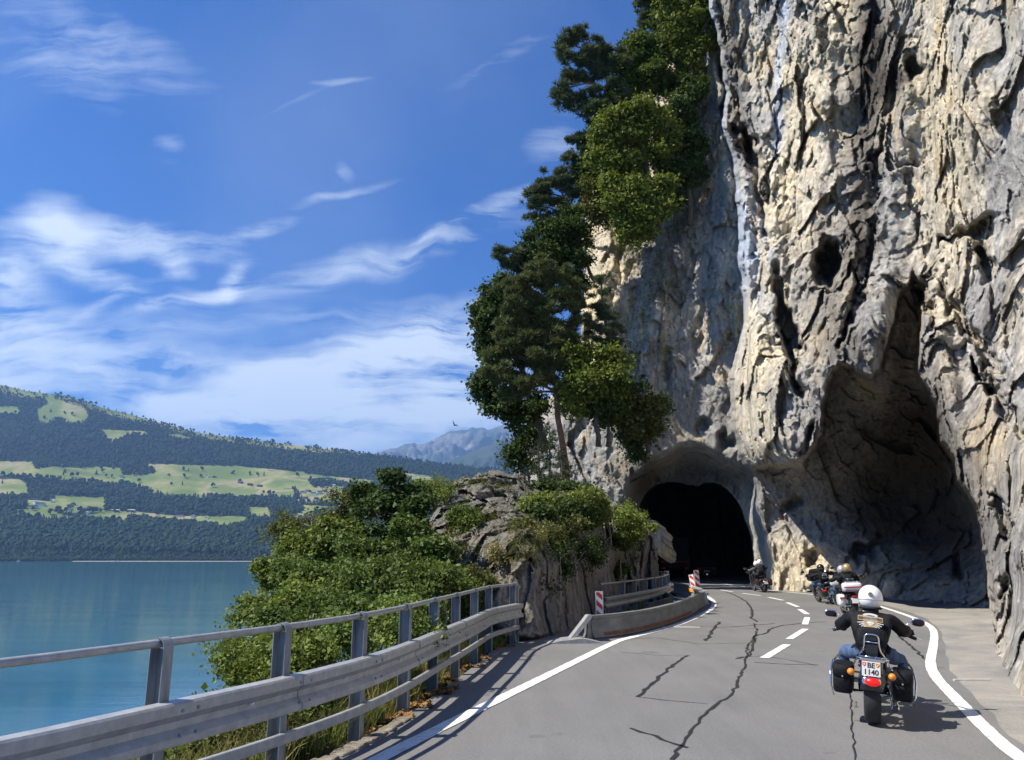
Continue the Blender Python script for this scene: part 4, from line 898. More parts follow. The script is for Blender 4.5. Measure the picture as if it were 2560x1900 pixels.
def limbs(mb, base, blobs, r0, rng, top=None, wob=.12, sub=2, lean=None):
    """tapered trunk from base to crown centre with limbs to each blob"""
    B = [Vector(b[:3]) for b in blobs]; cen = sum(B, Vector()) / len(B)
    tp = Vector(top) if top is not None else Vector((cen.x, cen.y, max(b.z for b in B)))
    base = Vector(base); n = 9; pts = []
    for i in range(n + 1):
        t = i / n; p = base.lerp(tp, t); 
        if 0 < i < n: p += Vector((rng.uniform(-wob, wob), rng.uniform(-wob, wob), 0))
        pts.append(p)
    mb.tube(pts, [r0 * (1 - .82 * (i / n)) for i in range(n + 1)], 8)
    for b, bl in zip(B, blobs):
        # nearest lower trunk point
        cand = [p for p in pts if p.z <= b.z + .1] or [pts[0]]; s = min(cand, key=lambda p: (p - b).length + .3 * abs((b.z - p.z) - .6 * (b - p).length))
        L = (b - s).length
        if L < .15: continue
        mid = s.lerp(b, .5) + Vector((rng.uniform(-.1, .1), rng.uniform(-.1, .1), rng.uniform(0, .14))) * L
        rr = r0 * .38; mb.tube([s, mid, b], [rr, rr * .6, rr * .25], 6)
        for q in range(sub):
            e = b + Vector((rng.uniform(-1, 1) * bl[3], rng.uniform(-1, 1) * bl[4], rng.uniform(-.3, .9) * bl[5])) * .8; mb.tube([mid.lerp(b, rng.uniform(.3, 1)), e], [rr * .3, rr * .1], 5)
def px_blob(x, y, rx, ry, Y, dep=None, f=1.15):
    """ellipse given in full-image sketch units at world depth Y -> world blob"""
    p = at(x * f, y * f, Y); p2 = at(x * f + rx * f, y * f, Y); p3 = at(x * f, y * f - ry * f, Y)
    rxx = abs(p2.x - p.x); rz = abs(p3.z - p.z); return (p.x, p.y, p.z, rxx, dep if dep else rxx * .8, rz)
def make_tree(name, label, cat, blobs, base, r0, leafmat, nleaf, size, seed, barkm='bark', kind='leaf', group=None, top=None, clump=9, cl_r=.28, trunk=True, shell=.35):
    rng = np.random.default_rng(seed); rg = random.Random(seed); base = Vector(base); e = empty(name, base, label=label, cat=cat, group=group)
    B = [(b[0] - base.x, b[1] - base.y, b[2] - base.z, b[3], b[4], b[5]) for b in blobs]; B0 = B
    BB = []
    for b in B:                                   # break every mass into ragged sub-masses
        for q in range(10):
            d = rng.normal(size=3); d /= np.linalg.norm(d); k_ = rng.uniform(.5, 1.35); s_ = rng.uniform(.12, .44) * (1.15 - .35 * k_) * 1.25
            BB.append((b[0] + d[0] * b[3] * k_, b[1] + d[1] * b[4] * k_, b[2] + d[2] * b[5] * k_, b[3] * s_ * (1.25 if kind != 'leaf' else 1), b[4] * s_, b[5] * s_ * (.75 if kind == 'leaf' else .55)))
        BB.append((b[0], b[1], b[2], b[3] * .55, b[4] * .55, b[5] * .42))
    B = BB
    if trunk:
        mb = MB(); limbs(mb, (0, 0, -.3), B0, r0, rg, sub=4, top=None if top is None else Vector(top) - base, wob=r0 * .5); mb.build('trunk' if cat != 'bush' else 'stem', M[barkm], e, smooth=True)
    if kind == 'leaf': V, Fq = crown_leaves(B, nleaf, size, rng, clump, cl_r, shell)
    else:
        c, d, idx = blob_points(B, nleaf, rng, .15); k = perlin(c / .7 + 9) > -.25; c, d = c[k], d[k]
        ax = d * .5 + np.array([0, 0, .55]); V, Fq = needles_np(c, ax, size, size * .16, 9, rng, .75)
    me = npmesh(name + '_crown', V, Fq); link('crown' if cat != 'bush' else 'foliage', me, M[leafmat], e); return e

# ------------------------------------------------------------------ outcrop rocks between road and lake
def sheet_rock(name, poly, ctrl, wallctrl, step, x0, x1, y0, y1, mt, amp, back, label, ext=None, seed=0, fs=1.0, calm=None):
    xs = np.arange(x0, x1, step); ys = np.arange(y0, y1, step); PX, PY = np.meshgrid(xs, ys)
    wn = np.stack([PX.ravel() / 22, PY.ravel() / 22, np.full(PX.size, seed)], -1)
    WX = PX + 6 * fbm(wn, 4, .6).reshape(PX.shape); WY = PY + 6 * fbm(wn + 40, 4, .6).reshape(PX.shape)
    D = rbf(ctrl, PX, PY); mask = inpoly(WX, WY, poly)
    # round off towards the outline so the rock turns away
    d = blur(mask.astype(float), int(14 / step), 2); D = D + np.clip(.98 - d, 0, 1) ** 1.5 * back * .5
    P0 = unproj(PX, PY, D).reshape(-1, 3); Q = P0 * np.array([1, 1, .6]) * fs
    fh, fe = facets(Q / 1.3 + seed + .3 * fbm(P0 / 1.5, 2)[:, None]); fh2, fe2 = facets(Q / .5 + seed + .3 * fbm(P0 / .6, 2)[:, None])
    disp = amp * (-.7 * fh - .35 * fh2 - .16 * fbm(Q / 2.0, 4, .55, True) - .12 * fbm(Q / .35, 3, .6) - .25 * np.clip(fe * 3, 0, 1) + .3)
    if calm: disp = disp * np.where(PX.ravel() > calm, .32, 1.0)
    P = unproj(PX.ravel(), PY.ravel(), D.ravel() + disp); P[:, 2] = np.maximum(P[:, 2], LAKE - 1 if ext else -.6)
    V, Fq = compact(P, grid_faces(len(ys), len(xs), mask)); V, Fq = skirt(V, Fq, (.8, back, -.4))
    o = link(name, npmesh(name, V, Fq), mt); return tag(o, label, 'rock' if name != 'cliff' else None), P.reshape(PX.shape + (3,)), (xs, ys)
R1 = ZO([(1395,1700),(1380,880),(1440,690),(1500,620),(1550,590),(1640,560),(1700,555),(1830,512),(1900,520),(2080,560)], 600, 1000, 2.929) + ZO([(850,850),(1000,860),(1230,850),(1330,835),(1450,832),(1560,900),(1620,980)], 1100, 1000, 3.934) + [(1545,1300),(1560,1360),(1528,1420),(1535,1452),(1556,1470),(1566,1492),(1572,1520),(1560,1560),(1500,1590),(1350,1604),(1300,1604),(1075,1620)]
c1 = [(1075,1250,22.5),(1075,1600,20),(1150,1210,23),(1230,1180,24),(1100,1350,20.5),(1200,1300,20.6),(1210,1450,18.9),(1300,1440,18.3),(1310,1597,18.0),(1330,1330,19.5),(1345,1420,18.3),(1350,1590,18.1),
      (1320,1220,23.5),(1420,1220,26),(1500,1235,29),(1420,1400,21.5),(1400,1590,19.6),(1440,1590,21.2),(1500,1400,25.5),(1500,1560,24.2),(1540,1300,30),(1560,1500,28.5),(1570,1560,28),(1400,1300,23.5),(1400,1450,20.6),(1250,1560,18.2)]
ROCK1, R1P, R1G = sheet_rock('rock_outcrop', R1, c1, None, 2.6, 1040, 1620, 1150, 1640, M['rock2'], 1.0, 5.0, 'craggy pinkish grey rock outcrop where the near guardrail ends', seed=3, calm=1335)
R2 = ZO([(2350,2000),(150,0)], 600, 1000, 2.929)[:0] + [(1500,1240),(1560,1268),(1600,1285),(1625,1300),(1634,1330),(1640,1370),(1646,1400),(1652,1440),(1650,1530),(1480,1600),(1480,1240)]
c2 = [(1500,1250,36),(1640,1310,38),(1640,1400,37),(1600,1350,34.5),(1560,1450,33),(1650,1480,37),(1500,1500,31),(1500,1350,33)]
ROCK2, R2P, R2G = sheet_rock('rock_outcrop', R2, c2, None, 2.6, 1470, 1680, 1225, 1560, M['rock2'], 1.1, 5.0, 'grassy rock shoulder behind the curved guardrail by the tunnel', seed=8)
R3 = ZO([(190,150),(300,165),(350,210),(390,290),(432,350),(430,420),(412,480),(470,600),(490,700),(497,803),(400,810),(300,790),(230,560),(190,420)], 1600, 1280, 7.42)
R3 = [(x, y) for x, y in R3] 
c3 = [(1620,1300,44.5),(1665,1300,44.5),(1620,1390,44),(1668,1390,44.5)]
ROCK3, _, _ = sheet_rock('rock_pillar', R3, c3, None, 2.0, 1600, 1690, 1285, 1400, M['rock'], .35, 1.2, 'sunlit cream rock pillar at the left jamb of the tunnel', seed=5, fs=2.0)
# small white marker rock on the shoulder
mb = MB(); p = G(2220, 1497); mb.ell((0, 0, .35), (.42, .35, .5), nu=14, nv=9)
me = mb.mesh('boulder'); vv = np.array([v.co[:] for v in me.vertices]); vv *= (1 + .28 * fbm(vv * 2.2, 3))[:, None]; me.vertices.foreach_set('co', vv.ravel().astype(np.float32)); me.update()
tag(link('boulder', me, M['rock'], loc=(p.x, p.y - .6, 0), smooth=False), 'small pale boulder at the cave edge beyond the near rider', 'boulder')
# low kerb wall that the outcrop stands on is the verge: embankment terrain down to the lake
def rail_x(y): return np.interp(y, [p[1] for p in RAIL] + [20, 26, 34, 45, 60], [p[0] for p in RAIL] + [.9, 3.3, 5.8, 7.5, 7.8])
def emb_z(x, y):
    d = np.clip(rail_x(y) + .05 - x, 0, None)
    return -.04 - .16 * d - .30 * np.clip(d - 1.6, 0, None) - .5 * np.clip(d - 3.6, 0, None)
def build_embankment():
    ys_ = np.arange(-4, 62, .22); ds = np.concatenate([[-.4, 0], np.linspace(.12, 24, 110)])
    Y, Dd = np.meshgrid(ys_, ds, indexing='ij'); X = rail_x(Y) - Dd; Z = emb_z(X, Y)
    P = np.stack([X, Y, Z], -1).reshape(-1, 3); n = fbm(P / 1.1, 5, .6).reshape(X.shape); Z = Z + n * .22 * np.clip(Dd * 1.5, 0, 1) - np.where(Dd < 0, .3, 0)
    V = np.stack([X, Y, Z], -1).reshape(-1, 3)
    m = mat('bank_soil', (.1, .08, .05), .95, 0, .1); v = coords(m, 'Object'); a = noise_node(m, 1.3, 8, .7, v); setc(m, ramp(m, a.outputs[0], [(.35, (.045, .055, .02)), (.5, (.09, .085, .035)), (.62, (.17, .13, .075)), (.72, (.23, .20, .16))])); b = noise_node(m, 9, 6, .7, v); setn(m, bump(m, b.outputs[0], .8, .08))
    tag(link('embankment', npmesh('embankment', V, grid_faces(len(ys_), len(ds))), m), 'steep grassy bank falling to the lake', None, None, 'structure')
build_embankment()
def emb_pt(px, Y):
    """embankment surface point in azimuth px at depth Y"""
    a, y, z = ray(px, 1500); x = a * Y / y; return Vector((x, Y, float(emb_z(x, Y))))
# grass and low undergrowth on the bank (uncountable)
def build_grass():
    rng = np.random.default_rng(12)
    def blades(n, y0, y1, d0, d1, h, w, seed, dens=None):
        r = np.random.default_rng(seed); y = y0 + (y1 - y0) * r.random(n) ** 1.3; d = d0 + (d1 - d0) * r.random(n); x = rail_x(y) - d
        P = np.stack([x, y, emb_z(x, y) - .02], -1); k = perlin(P / .7 + seed) > -.12; P = P[k]; m_ = len(P)
        a = r.uniform(0, 6.28, m_); ln = r.normal(0, .38, (m_, 2)); hh = h * r.uniform(.5, 1.3, m_)
        s = np.stack([np.cos(a), np.sin(a), 0 * a], -1) * w / 2; t1 = P + np.stack([ln[:, 0] * hh * .4, ln[:, 1] * hh * .4, hh * .6], -1); t2 = P + np.stack([ln[:, 0] * hh, ln[:, 1] * hh, hh * .92], -1)
        V = np.stack([P - s, P + s, t1 + s * .7, t1 - s * .7, t2 + s * .12, t2 - s * .12], 1).reshape(-1, 3); b = np.arange(m_)[:, None] * 6
        F_ = np.stack([b + [0, 1, 2, 3], b + [3, 2, 4, 5]], 1).reshape(-1, 4); return V, F_
    V, F_ = blades(60000, 3, 19, .1, 4.5, .34, .012, 3); tag(link('grass', npmesh('grass', V, F_), M['grass']), 'long green grass on the bank behind the guardrail', None, None, 'stuff')
    V, F_ = blades(26000, 4, 18, .12, 2.4, .42, .009, 31); tag(link('dry_grass', npmesh('dry_grass', V, F_), M['straw']), 'dry straw coloured grass along the rail foot', None, None, 'stuff')
    # undergrowth leaves hugging the bank
    n = 170000; y = 3 + 30 * rng.random(n) ** 1.2; d = .35 + 8 * rng.random(n) ** 1.2; x = rail_x(y) - d; P = np.stack([x, y, emb_z(x, y)], -1)
    k = perlin(P / 1.3 + 7) + .3 * perlin(P / .4) > -.25; P = P[k]; P[:, 2] += rng.uniform(0, 1, len(P)) ** 1.5 * (.25 + .75 * np.clip(perlin(P / 1.3 + 3) + .25, 0, 1)) * np.clip((rail_x(P[:, 1]) - P[:, 0]) / 1.2, .3, 1)
    V, F_ = leaves_np(P, .045, rng, .7); tag(link('undergrowth', npmesh('undergrowth', V, F_), M['green']), 'leafy undergrowth covering the bank', None, None, 'stuff')
    # dead brown leaves in the gutter
    n = 5200; y = 8.6 + 9 * rng.random(n); d = -.34 + .75 * rng.random(n); x = rail_x(y) - d; P = np.stack([x, y, np.where(d < 0, .012, emb_z(x, y)) + .01 + .03 * rng.random(n)], -1); k = perlin(P / .5) + np.where(d < .05, -.30, .3) + .12 * np.sin(P[:, 1] * 1.3) > -.05
    V, F_ = leaves_np(P[k], .042, rng, 1.5); tag(link('dead_leaves', npmesh('dead_leaves', V, F_), M['dry']), 'brown dead leaves gathered under the guardrail', None, None, 'stuff')
    # grass tufts on rock ledges
    C = []
    for P_, (gx, gy_), pts in ((R1P, R1G, ZO([(900,1250),(930,1400),(760,1330),(1000,1300),(820,1480),(250,1480),(60,1480),(480,1180),(560,1160),(350,1200),(130,1340),(150,850),(600,880),(400,830)], 1100, 1000, 3.934)), (R2P, R2G, ZO([(1700,1350),(1650,1480),(1720,1420),(1900,1560)], 1100, 1000, 3.934))):
        for x, y in pts:
            i = int(np.clip((y - gy_[0]) / (gy_[1] - gy_[0]), 0, len(gy_) - 1)); j = int(np.clip((x - gx[0]) / (gx[1] - gx[0]), 0, len(gx) - 1)); c = P_[i, j]
            C.append(np.repeat(c[None], 45, 0) + rng.normal(size=(45, 3)) * [.22, .12, .13] + [0, -.1, 0])
    for x, y, s in ((1430,600,.8),(1440,640,.8),(1415,660,.7),(1380,560,.5),(1470,500,.6),(1600,690,.6),(1545,100,1.0),(1530,160,1.2),(1515,220,1.2),(1540,250,1.0),(1385,720,.9),(1380,780,.9),(1350,520,.5),(1500,470,.6),(1250,640,.6),(1440,760,.5)):
        c = np.array(cliff_at(x * 1.15, y * 1.15)); C.append(np.repeat(c[None], 260, 0) + rng.normal(size=(260, 3)) * [s, .4, s * 1.3] + [0, -.4, 0])
    C = np.concatenate(C); V, F_ = needles_np(C, np.tile([[0, -.5, -.35]], (len(C), 1)) + rng.normal(size=(len(C), 3)) * .3, .24, .015, 5, rng, .5)
    tag(link('ledge_grass', npmesh('ledge_grass', V, F_), M['olive']), 'tufts of hanging grass on the rock ledges', None, None, 'stuff')
build_grass()

# ------------------------------------------------------------------ bushes
def bush(label, blobs, leafm, n, size, seed, base=None, r0=.04, group='bushes on the bank beside the guardrail', clump=8, cl_r=.12, kind='leaf', name='bush'):
    n = int(n * 2.2); size *= .68
    B = [px_blob(*b) for b in blobs]
    if base is None:
        c = B[0]; base = (sum(b[0] for b in B) / len(B), sum(b[1] for b in B) / len(B), min(b[2] - b[5] for b in B))
    return make_tree(name, label, 'bush', B, base, r0, leafm, n, size, seed, 'twig', kind, group, clump=clump, cl_r=cl_r, shell=.25)
GB = 'bushes on the bank beside the guardrail'
bush('tall dark green bush left of the outcrop, highest on the bank', [(850,1090,55,40,19),(885,1130,50,50,18.6),(830,1140,45,40,18.6),(800,1080,34,28,19.4),(900,1080,34,26,19)], 'dkgreen', 15000, .085, 1)
bush('mid green bush under the tall dark bush', [(850,1190,70,40,17.5),(780,1200,60,40,17.6),(920,1200,50,34,17.2)], 'green', 13000, .075, 2)
bush('light green bush reaching out over the lake', [(680,1190,60,40,19),(640,1220,50,34,19.5),(600,1250,42,28,20),(730,1170,44,34,18.6)], 'lime', 12000, .085, 3)
bush('sparse grey green bush with bare pale twigs before the far wood', [(700,1130,80,26,20.5),(640,1140,50,20,21),(760,1110,50,32,20),(620,1170,40,16,21)], 'olive', 5200, .06, 4, r0=.05)
bush('rounded green bush behind the fourth guardrail post', [(720,1240,70,44,15),(790,1250,60,40,14.6),(660,1260,60,40,15.6)], 'green', 13000, .066, 5)
bush('yellowish green bush on the outer slope', [(600,1300,58,40,14.5),(650,1310,50,40,14),(570,1330,40,32,14.8)], 'lime', 11000, .062, 6)
bush('dark green bush low behind the third post', [(620,1370,60,40,11.5),(680,1370,60,44,11.2),(740,1330,60,40,12)], 'green', 12000, .052, 7)
bush('bright green bush above the beam between the tall second and third posts', [(590,1430,44,36,9.6),(640,1440,50,34,9.4),(540,1455,40,24,9.8)], 'lime', 9000, .044, 8)
bush('thin feathery shrub sticking out over the water', [(510,1400,22,18,10.2),(528,1425,18,16,10),(500,1418,14,12,10.3)], 'lime', 900, .034, 9, base=at(590*1.15, 1475*1.15, 9.8), r0=.02, name='shrub')
bush('green bush behind the fifth and sixth posts', [(900,1260,60,40,15),(960,1250,44,34,16),(840,1280,60,36,14)], 'green', 12000, .060, 10)
bush('brownish olive bush against the outcrop foot', [(1000,1245,40,28,17.8),(1040,1268,30,20,18.0),(950,1225,32,24,17.6)], 'olive', 8000, .055, 11)
bush('low leafy bush behind the far posts', [(1005,1305,32,24,16.6),(930,1330,50,32,14.2)], 'green', 9000, .050, 12)
bush('lush grassy bush under the middle of the beam', [(840,1340,60,34,11.6),(770,1380,60,34,10.6),(880,1380,50,30,11.2)], 'grass', 9000, .046, 13)
bush('low weedy bush at the foot of the second post', [(560,1560,60,36,8.2),(500,1590,50,30,8.0),(640,1530,46,30,8.8)], 'green', 8000, .034, 14)
bush('pale flowering weed clump at the bottom edge', [(470,1620,50,26,7.6),(420,1640,36,20,7.3),(600,1600,40,26,8.0)], 'olive', 6000, .030, 15)
bush('leafy weed at the foot of the third post', [(690,1540,44,30,9.4),(650,1580,40,26,8.8)], 'green', 5000, .030, 16)
GO = 'bushes on the rock outcrop'
bush('green bush in the cleft of the outcrop', [(1005,1112,26,22,20.5),(1015,1136,20,16,20.2)], 'green', 3000, .060, 20, group=GO)
bush('fresh green bush on the right shoulder of the outcrop', [(1330,1100,44,20,27),(1290,1095,44,18,25.6),(1370,1125,34,18,29)], 'lime', 6000, .075, 29, group=GO)
bush('grey green scrub on the dark outcrop face', [(1190,1160,34,24,20.6),(1140,1150,28,20,19.8),(1230,1150,34,24,21.6)], 'olive', 4200, .06, 30, group=GO)
bush('wide grassy bush along the outcrop top near the tunnel', [(1225,1095,40,16,23.4),(1290,1120,40,18,25),(1400,1150,26,18,31.5)], 'green', 6000, .07, 31, group=GO)
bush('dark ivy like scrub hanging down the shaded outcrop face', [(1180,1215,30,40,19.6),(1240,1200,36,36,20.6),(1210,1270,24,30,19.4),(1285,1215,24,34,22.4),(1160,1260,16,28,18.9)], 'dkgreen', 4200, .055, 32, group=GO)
bush('bright green bush crowning the outcrop', [(1165,1092,44,18,22),(1210,1080,44,14,23),(1265,1085,60,16,24.5)], 'lime', 8500, .070, 21, group=GO)
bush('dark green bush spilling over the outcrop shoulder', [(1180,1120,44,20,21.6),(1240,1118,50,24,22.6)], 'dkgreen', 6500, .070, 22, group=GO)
bush('long grassy bush running down toward the tunnel', [(1300,1115,54,26,26),(1340,1130,50,22,28),(1380,1150,36,20,31),(1270,1130,30,20,25)], 'lime', 11000, .080, 23, group=GO)
bush('feathery bush hanging over the rock shoulder', [(1330,1165,50,26,28),(1370,1180,34,20,31),(1345,1240,28,20,30.5)], 'green', 6000, .075, 24, group=GO)
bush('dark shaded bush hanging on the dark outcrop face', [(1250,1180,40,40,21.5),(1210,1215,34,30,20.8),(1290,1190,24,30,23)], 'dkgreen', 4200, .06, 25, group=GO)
bush('pale wispy bush at the top left end of the outcrop', [(945,1050,30,22,22.5),(925,1070,24,18,22.5),(960,1075,20,16,22)], 'lime', 3500, .055, 26, group=GO)
bush('small dark shrub on the outcrop crest', [(1190,1060,28,12,24.5),(1245,1062,34,10,26)], 'dkgreen', 2600, .07, 27, group=GO)
bush('ochre grass cushion on the outcrop face', [(1075,1200,18,26,18.6),(1130,1220,16,22,18.2),(1165,1160,14,14,19.5)], 'straw', 1600, .045, 28, group=GO)

# ------------------------------------------------------------------ cliff trees
def ctree(name, label, blobs, base_f, Y, r0, lm, n, size, seed, barkm='bark', kind='leaf', group='trees rooted on the cliff', top=None, clump=10, cl_r=.30, shell=.3):
    if kind == 'leaf': n = int(n * 1.9); size *= .66
    else: n = int(n * .95); size *= .85
    B = [px_blob(b[0], b[1], b[2], b[3], b[4] if len(b) > 4 else Y) for b in blobs]
    tp = None if top is None else at(top[0] * 1.15, top[1] * 1.15, Y)
    return make_tree(name, label, 'tree', B, at(base_f[0] * 1.15, base_f[1] * 1.15, Y), r0, lm, n, size, seed, barkm, kind, group, tp, clump, cl_r, shell=shell)
ctree('pine_tree', 'big blue green pine leaning out with bare bent top branch, highest on the skyline', [(1245,85,26,18),(1222,95,14,12),(1262,70,14,10),(1310,110,38,24),(1340,140,24,30),(1250,130,34,18),(1290,150,36,20),(1240,170,30,18),(1215,195,22,12),(1225,220,28,14),(1270,210,34,18),(1300,240,38,20),(1270,245,30,16),(1340,190,26,30)], (1400, 330), 50, .22, 'pine', 7500, .42, 101, 'bark_red', 'needle', top=(1280,85))
ctree('pine_tree', 'slender pine with layered branches standing out against the sky', [(1200,395,34,10),(1180,415,34,8),(1160,418,20,7),(1165,440,26,7),(1215,375,22,8),(1160,450,18,7),(1230,400,18,10),(1175,470,28,9),(1200,480,26,9),(1240,420,16,14),(1215,440,20,8)], (1262, 560), 51, .18, 'pine', 3000, .38, 102, 'bark', 'needle', top=(1212,388))
ctree('pine_tree', 'large drooping pine with tall bare orange trunk before the cliff', [(1180,610,50,26),(1130,630,40,18),(1230,650,36,26),(1170,660,60,26),(1120,690,44,24),(1200,710,56,26),(1260,700,24,26),(1150,740,56,26),(1230,750,46,24),(1110,770,44,20),(1180,790,60,24),(1090,810,38,18),(1150,830,46,18),(1230,790,40,20),(1080,770,24,16),(1110,850,34,16),(1170,580,26,14)], (1232, 1055), 44, .22, 'pine_warm', 17000, .42, 103, 'bark_red', 'needle', top=(1180,600))
ctree('broadleaf_tree', 'dark leafy tree forming the left edge behind the drooping pine', [(1060,660,22,36),(1045,690,18,20),(1060,740,26,34),(1075,790,28,30),(1050,840,24,20),(1085,870,34,26),(1120,900,36,22),(1100,620,30,22),(1150,880,36,26),(1065,700,30,40),(1085,640,26,30),(1040,835,14,10)], (1185, 965), 47, .25, 'dkgreen', 17000, .20, 104, clump=9)
ctree('broadleaf_tree', 'dark leafy tree above the drooping pine', [(1200,500,36,20),(1240,500,34,24),(1180,540,40,24),(1230,560,44,34),(1150,560,30,20),(1190,590,40,24),(1250,610,22,30),(1130,575,24,12)], (1270, 660), 49.5, .22, 'dkgreen', 14000, .20, 105)
ctree('pine_tree', 'small pine poking out left with a single forked branch', [(1090,545,14,9),(1085,560,12,7),(1110,570,18,8),(1125,550,18,9),(1100,575,14,6)], (1180, 625), 48.5, .10, 'pine', 700, .34, 106, 'bark', 'needle', top=(1110,555))
ctree('broadleaf_tree', 'bluish green dense tree below the highest pine', [(1260,310,28,18),(1240,340,18,16),(1270,350,30,26),(1300,330,30,24),(1250,385,20,24),(1275,400,24,34),(1300,390,24,30),(1262,430,20,22)], (1310, 470), 51, .25, 'pine', 5200, .34, 107, 'bark', 'needle')
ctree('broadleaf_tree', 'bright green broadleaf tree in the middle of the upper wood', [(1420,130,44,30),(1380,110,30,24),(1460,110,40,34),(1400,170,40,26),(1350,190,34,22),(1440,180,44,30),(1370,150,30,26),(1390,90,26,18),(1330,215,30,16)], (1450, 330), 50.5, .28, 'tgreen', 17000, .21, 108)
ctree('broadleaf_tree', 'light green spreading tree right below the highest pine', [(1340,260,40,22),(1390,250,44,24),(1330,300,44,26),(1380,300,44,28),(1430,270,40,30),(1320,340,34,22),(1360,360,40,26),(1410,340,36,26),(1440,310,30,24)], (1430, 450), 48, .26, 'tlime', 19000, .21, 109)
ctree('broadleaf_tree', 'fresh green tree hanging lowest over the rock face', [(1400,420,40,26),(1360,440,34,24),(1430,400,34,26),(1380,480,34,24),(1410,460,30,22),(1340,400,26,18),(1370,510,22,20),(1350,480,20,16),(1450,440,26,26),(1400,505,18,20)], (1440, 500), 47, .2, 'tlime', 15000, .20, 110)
ctree('broadleaf_tree', 'dark tree filling the hollow by the grey buttress', [(1480,250,34,34),(1490,310,34,34),(1470,370,34,34),(1460,430,30,34),(1500,200,30,30),(1500,370,24,34)], (1500, 480), 49, .24, 'dkgreen', 14000, .22, 111)
ctree('broadleaf_tree', 'yellow green tree against the buttress at the top edge', [(1500,30,34,40),(1480,80,34,30),(1520,90,24,30),(1460,20,34,34),(1500,130,34,24),(1490,-30,40,34)], (1510, 260), 49.5, .25, 'tlime', 15000, .22, 112)
ctree('broadleaf_tree', 'blue green tree cut by the top edge', [(1420,10,28,24),(1400,40,20,16),(1430,60,30,26),(1410,-20,30,30),(1390,5,14,12),(1440,-50,40,30)], (1450, 200), 52, .25, 'pine', 5200, .38, 113, 'bark', 'needle')
ctree('spruce_tree', 'small ragged dark conifer standing against the pale rock face', [(1305,610,12,16),(1308,640,18,10),(1305,665,22,10),(1318,690,26,9),(1310,715,34,9),(1330,720,24,8),(1300,740,20,8),(1335,750,28,9),(1320,775,26,9),(1325,600,14,7)], (1330, 800), 44, .14, 'pine', 3200, .26, 114, 'bark', 'needle', top=(1303,600))
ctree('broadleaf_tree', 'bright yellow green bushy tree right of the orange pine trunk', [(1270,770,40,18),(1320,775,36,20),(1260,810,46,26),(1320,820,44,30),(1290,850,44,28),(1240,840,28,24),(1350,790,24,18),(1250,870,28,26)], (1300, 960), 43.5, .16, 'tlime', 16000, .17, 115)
ctree('broadleaf_tree', 'dull green shaded bushy tree below the yellow green one', [(1300,880,40,20),(1350,850,36,22),(1330,895,36,16)], (1320, 960), 44, .12, 'dkgreen', 9000, .17, 116)
ctree('broadleaf_tree', 'olive bushy tree hanging above the tunnel mouth', [(1390,880,36,20),(1420,900,26,22),(1385,918,32,20),(1405,945,26,16)], (1410, 975), 45, .12, 'olive', 12000, .16, 117)
ctree('broadleaf_tree', 'dark scrub tree above the tunnel corner', [(1395,965,22,22),(1370,950,22,14),(1385,985,12,14),(1430,880,18,18)], (1395, 990), 45.6, .10, 'dkgreen', 4500, .15, 118)
ctree('broadleaf_tree', 'thin dark shrub tree on the left rock edge over the far ridge', [(1130,950,18,24),(1110,975,14,18),(1140,1000,16,26),(1150,930,20,18),(1120,1005,12,14),(1165,960,12,30)], (1150, 1045), 50, .10, 'dkgreen', 3600, .16, 119)
ctree('broadleaf_tree', 'dark tangle of branches under the bluish tree on the rock lip', [(1290,430,24,34),(1320,460,26,26),(1275,460,14,20),(1340,440,20,20)], (1320, 490), 50, .14, 'olive', 2600, .16, 120)
ctree('broadleaf_tree', 'mid green tree filling the gap behind the highest pine', [(1345,200,30,34),(1300,280,34,22),(1365,120,26,26),(1330,300,30,24),(1300,330,28,20)], (1420, 420), 52, .2, 'dkgreen', 9000, .2, 121)
ctree('broadleaf_tree', 'olive tree under the bluish tree, above the bare rock face', [(1290,380,30,26),(1310,430,26,24),(1340,390,26,30),(1300,460,20,16)], (1360, 520), 51, .16, 'tgreen', 8000, .19, 122)
ctree('broadleaf_tree', 'green tree between the slender pine and the drooping pine', [(1240,480,30,20),(1255,520,26,22),(1215,530,26,18)], (1290, 600), 51, .14, 'tgreen', 5500, .18, 123)
def spruce(label, fx, fy_top, fy_base, Y, w, seed, lm='spruce'):
    rng = np.random.default_rng(seed); b = at(fx * 1.15, fy_base * 1.15, Y); t = at(fx * 1.15, fy_top * 1.15, Y); h = t.z - b.z
    e = empty('spruce_tree', b, label=label, cat='tree', group='trees rooted on the cliff')
    mb = MB(); mb.tube([(0, 0, -.2), (0, 0, h * .5), (0, 0, h * .98)], [h * .02, h * .013, h * .003], 7)
    Cc, Ax = [], []
    for k in range(int(h * 9)):
        z = h * (.12 + .86 * (k / (h * 9))); L = w * (1 - (z / h)) ** .8 + .06; a = rng.uniform(0, 6.28); d = np.array([math.cos(a), math.sin(a), 0.0])
        L *= rng.uniform(.7, 1.15); tip = np.array([0, 0, z]) + d * L + [0, 0, -.22 * L]; mb.tube([(0, 0, z), tuple(tip)], [.018, .005], 4)
        n = max(4, int(L * 26)); s = rng.random(n)[:, None]; Cc.append(np.array([0, 0, z]) * (1 - s) + tip * s + rng.normal(size=(n, 3)) * .05); Ax.append(np.repeat((d + [0, 0, -.3])[None], n, 0))
    mb.build('trunk', M['bark'], e); V, Fq = needles_np(np.concatenate(Cc), np.concatenate(Ax), .17, .03, 5, rng, .6); link('crown', npmesh('spruce_crown', V, Fq), M[lm], e)
spruce('taller young spruce left of the orange pine trunk', 1196, 915, 1058, 40, 1.35, 201)
spruce('shorter young spruce touching the foot of the orange pine trunk', 1222, 965, 1058, 39, 1.0, 202)
spruce('thin young spruce at the left of the pair before the cliff foot', 1172, 950, 1056, 41, .9, 203)
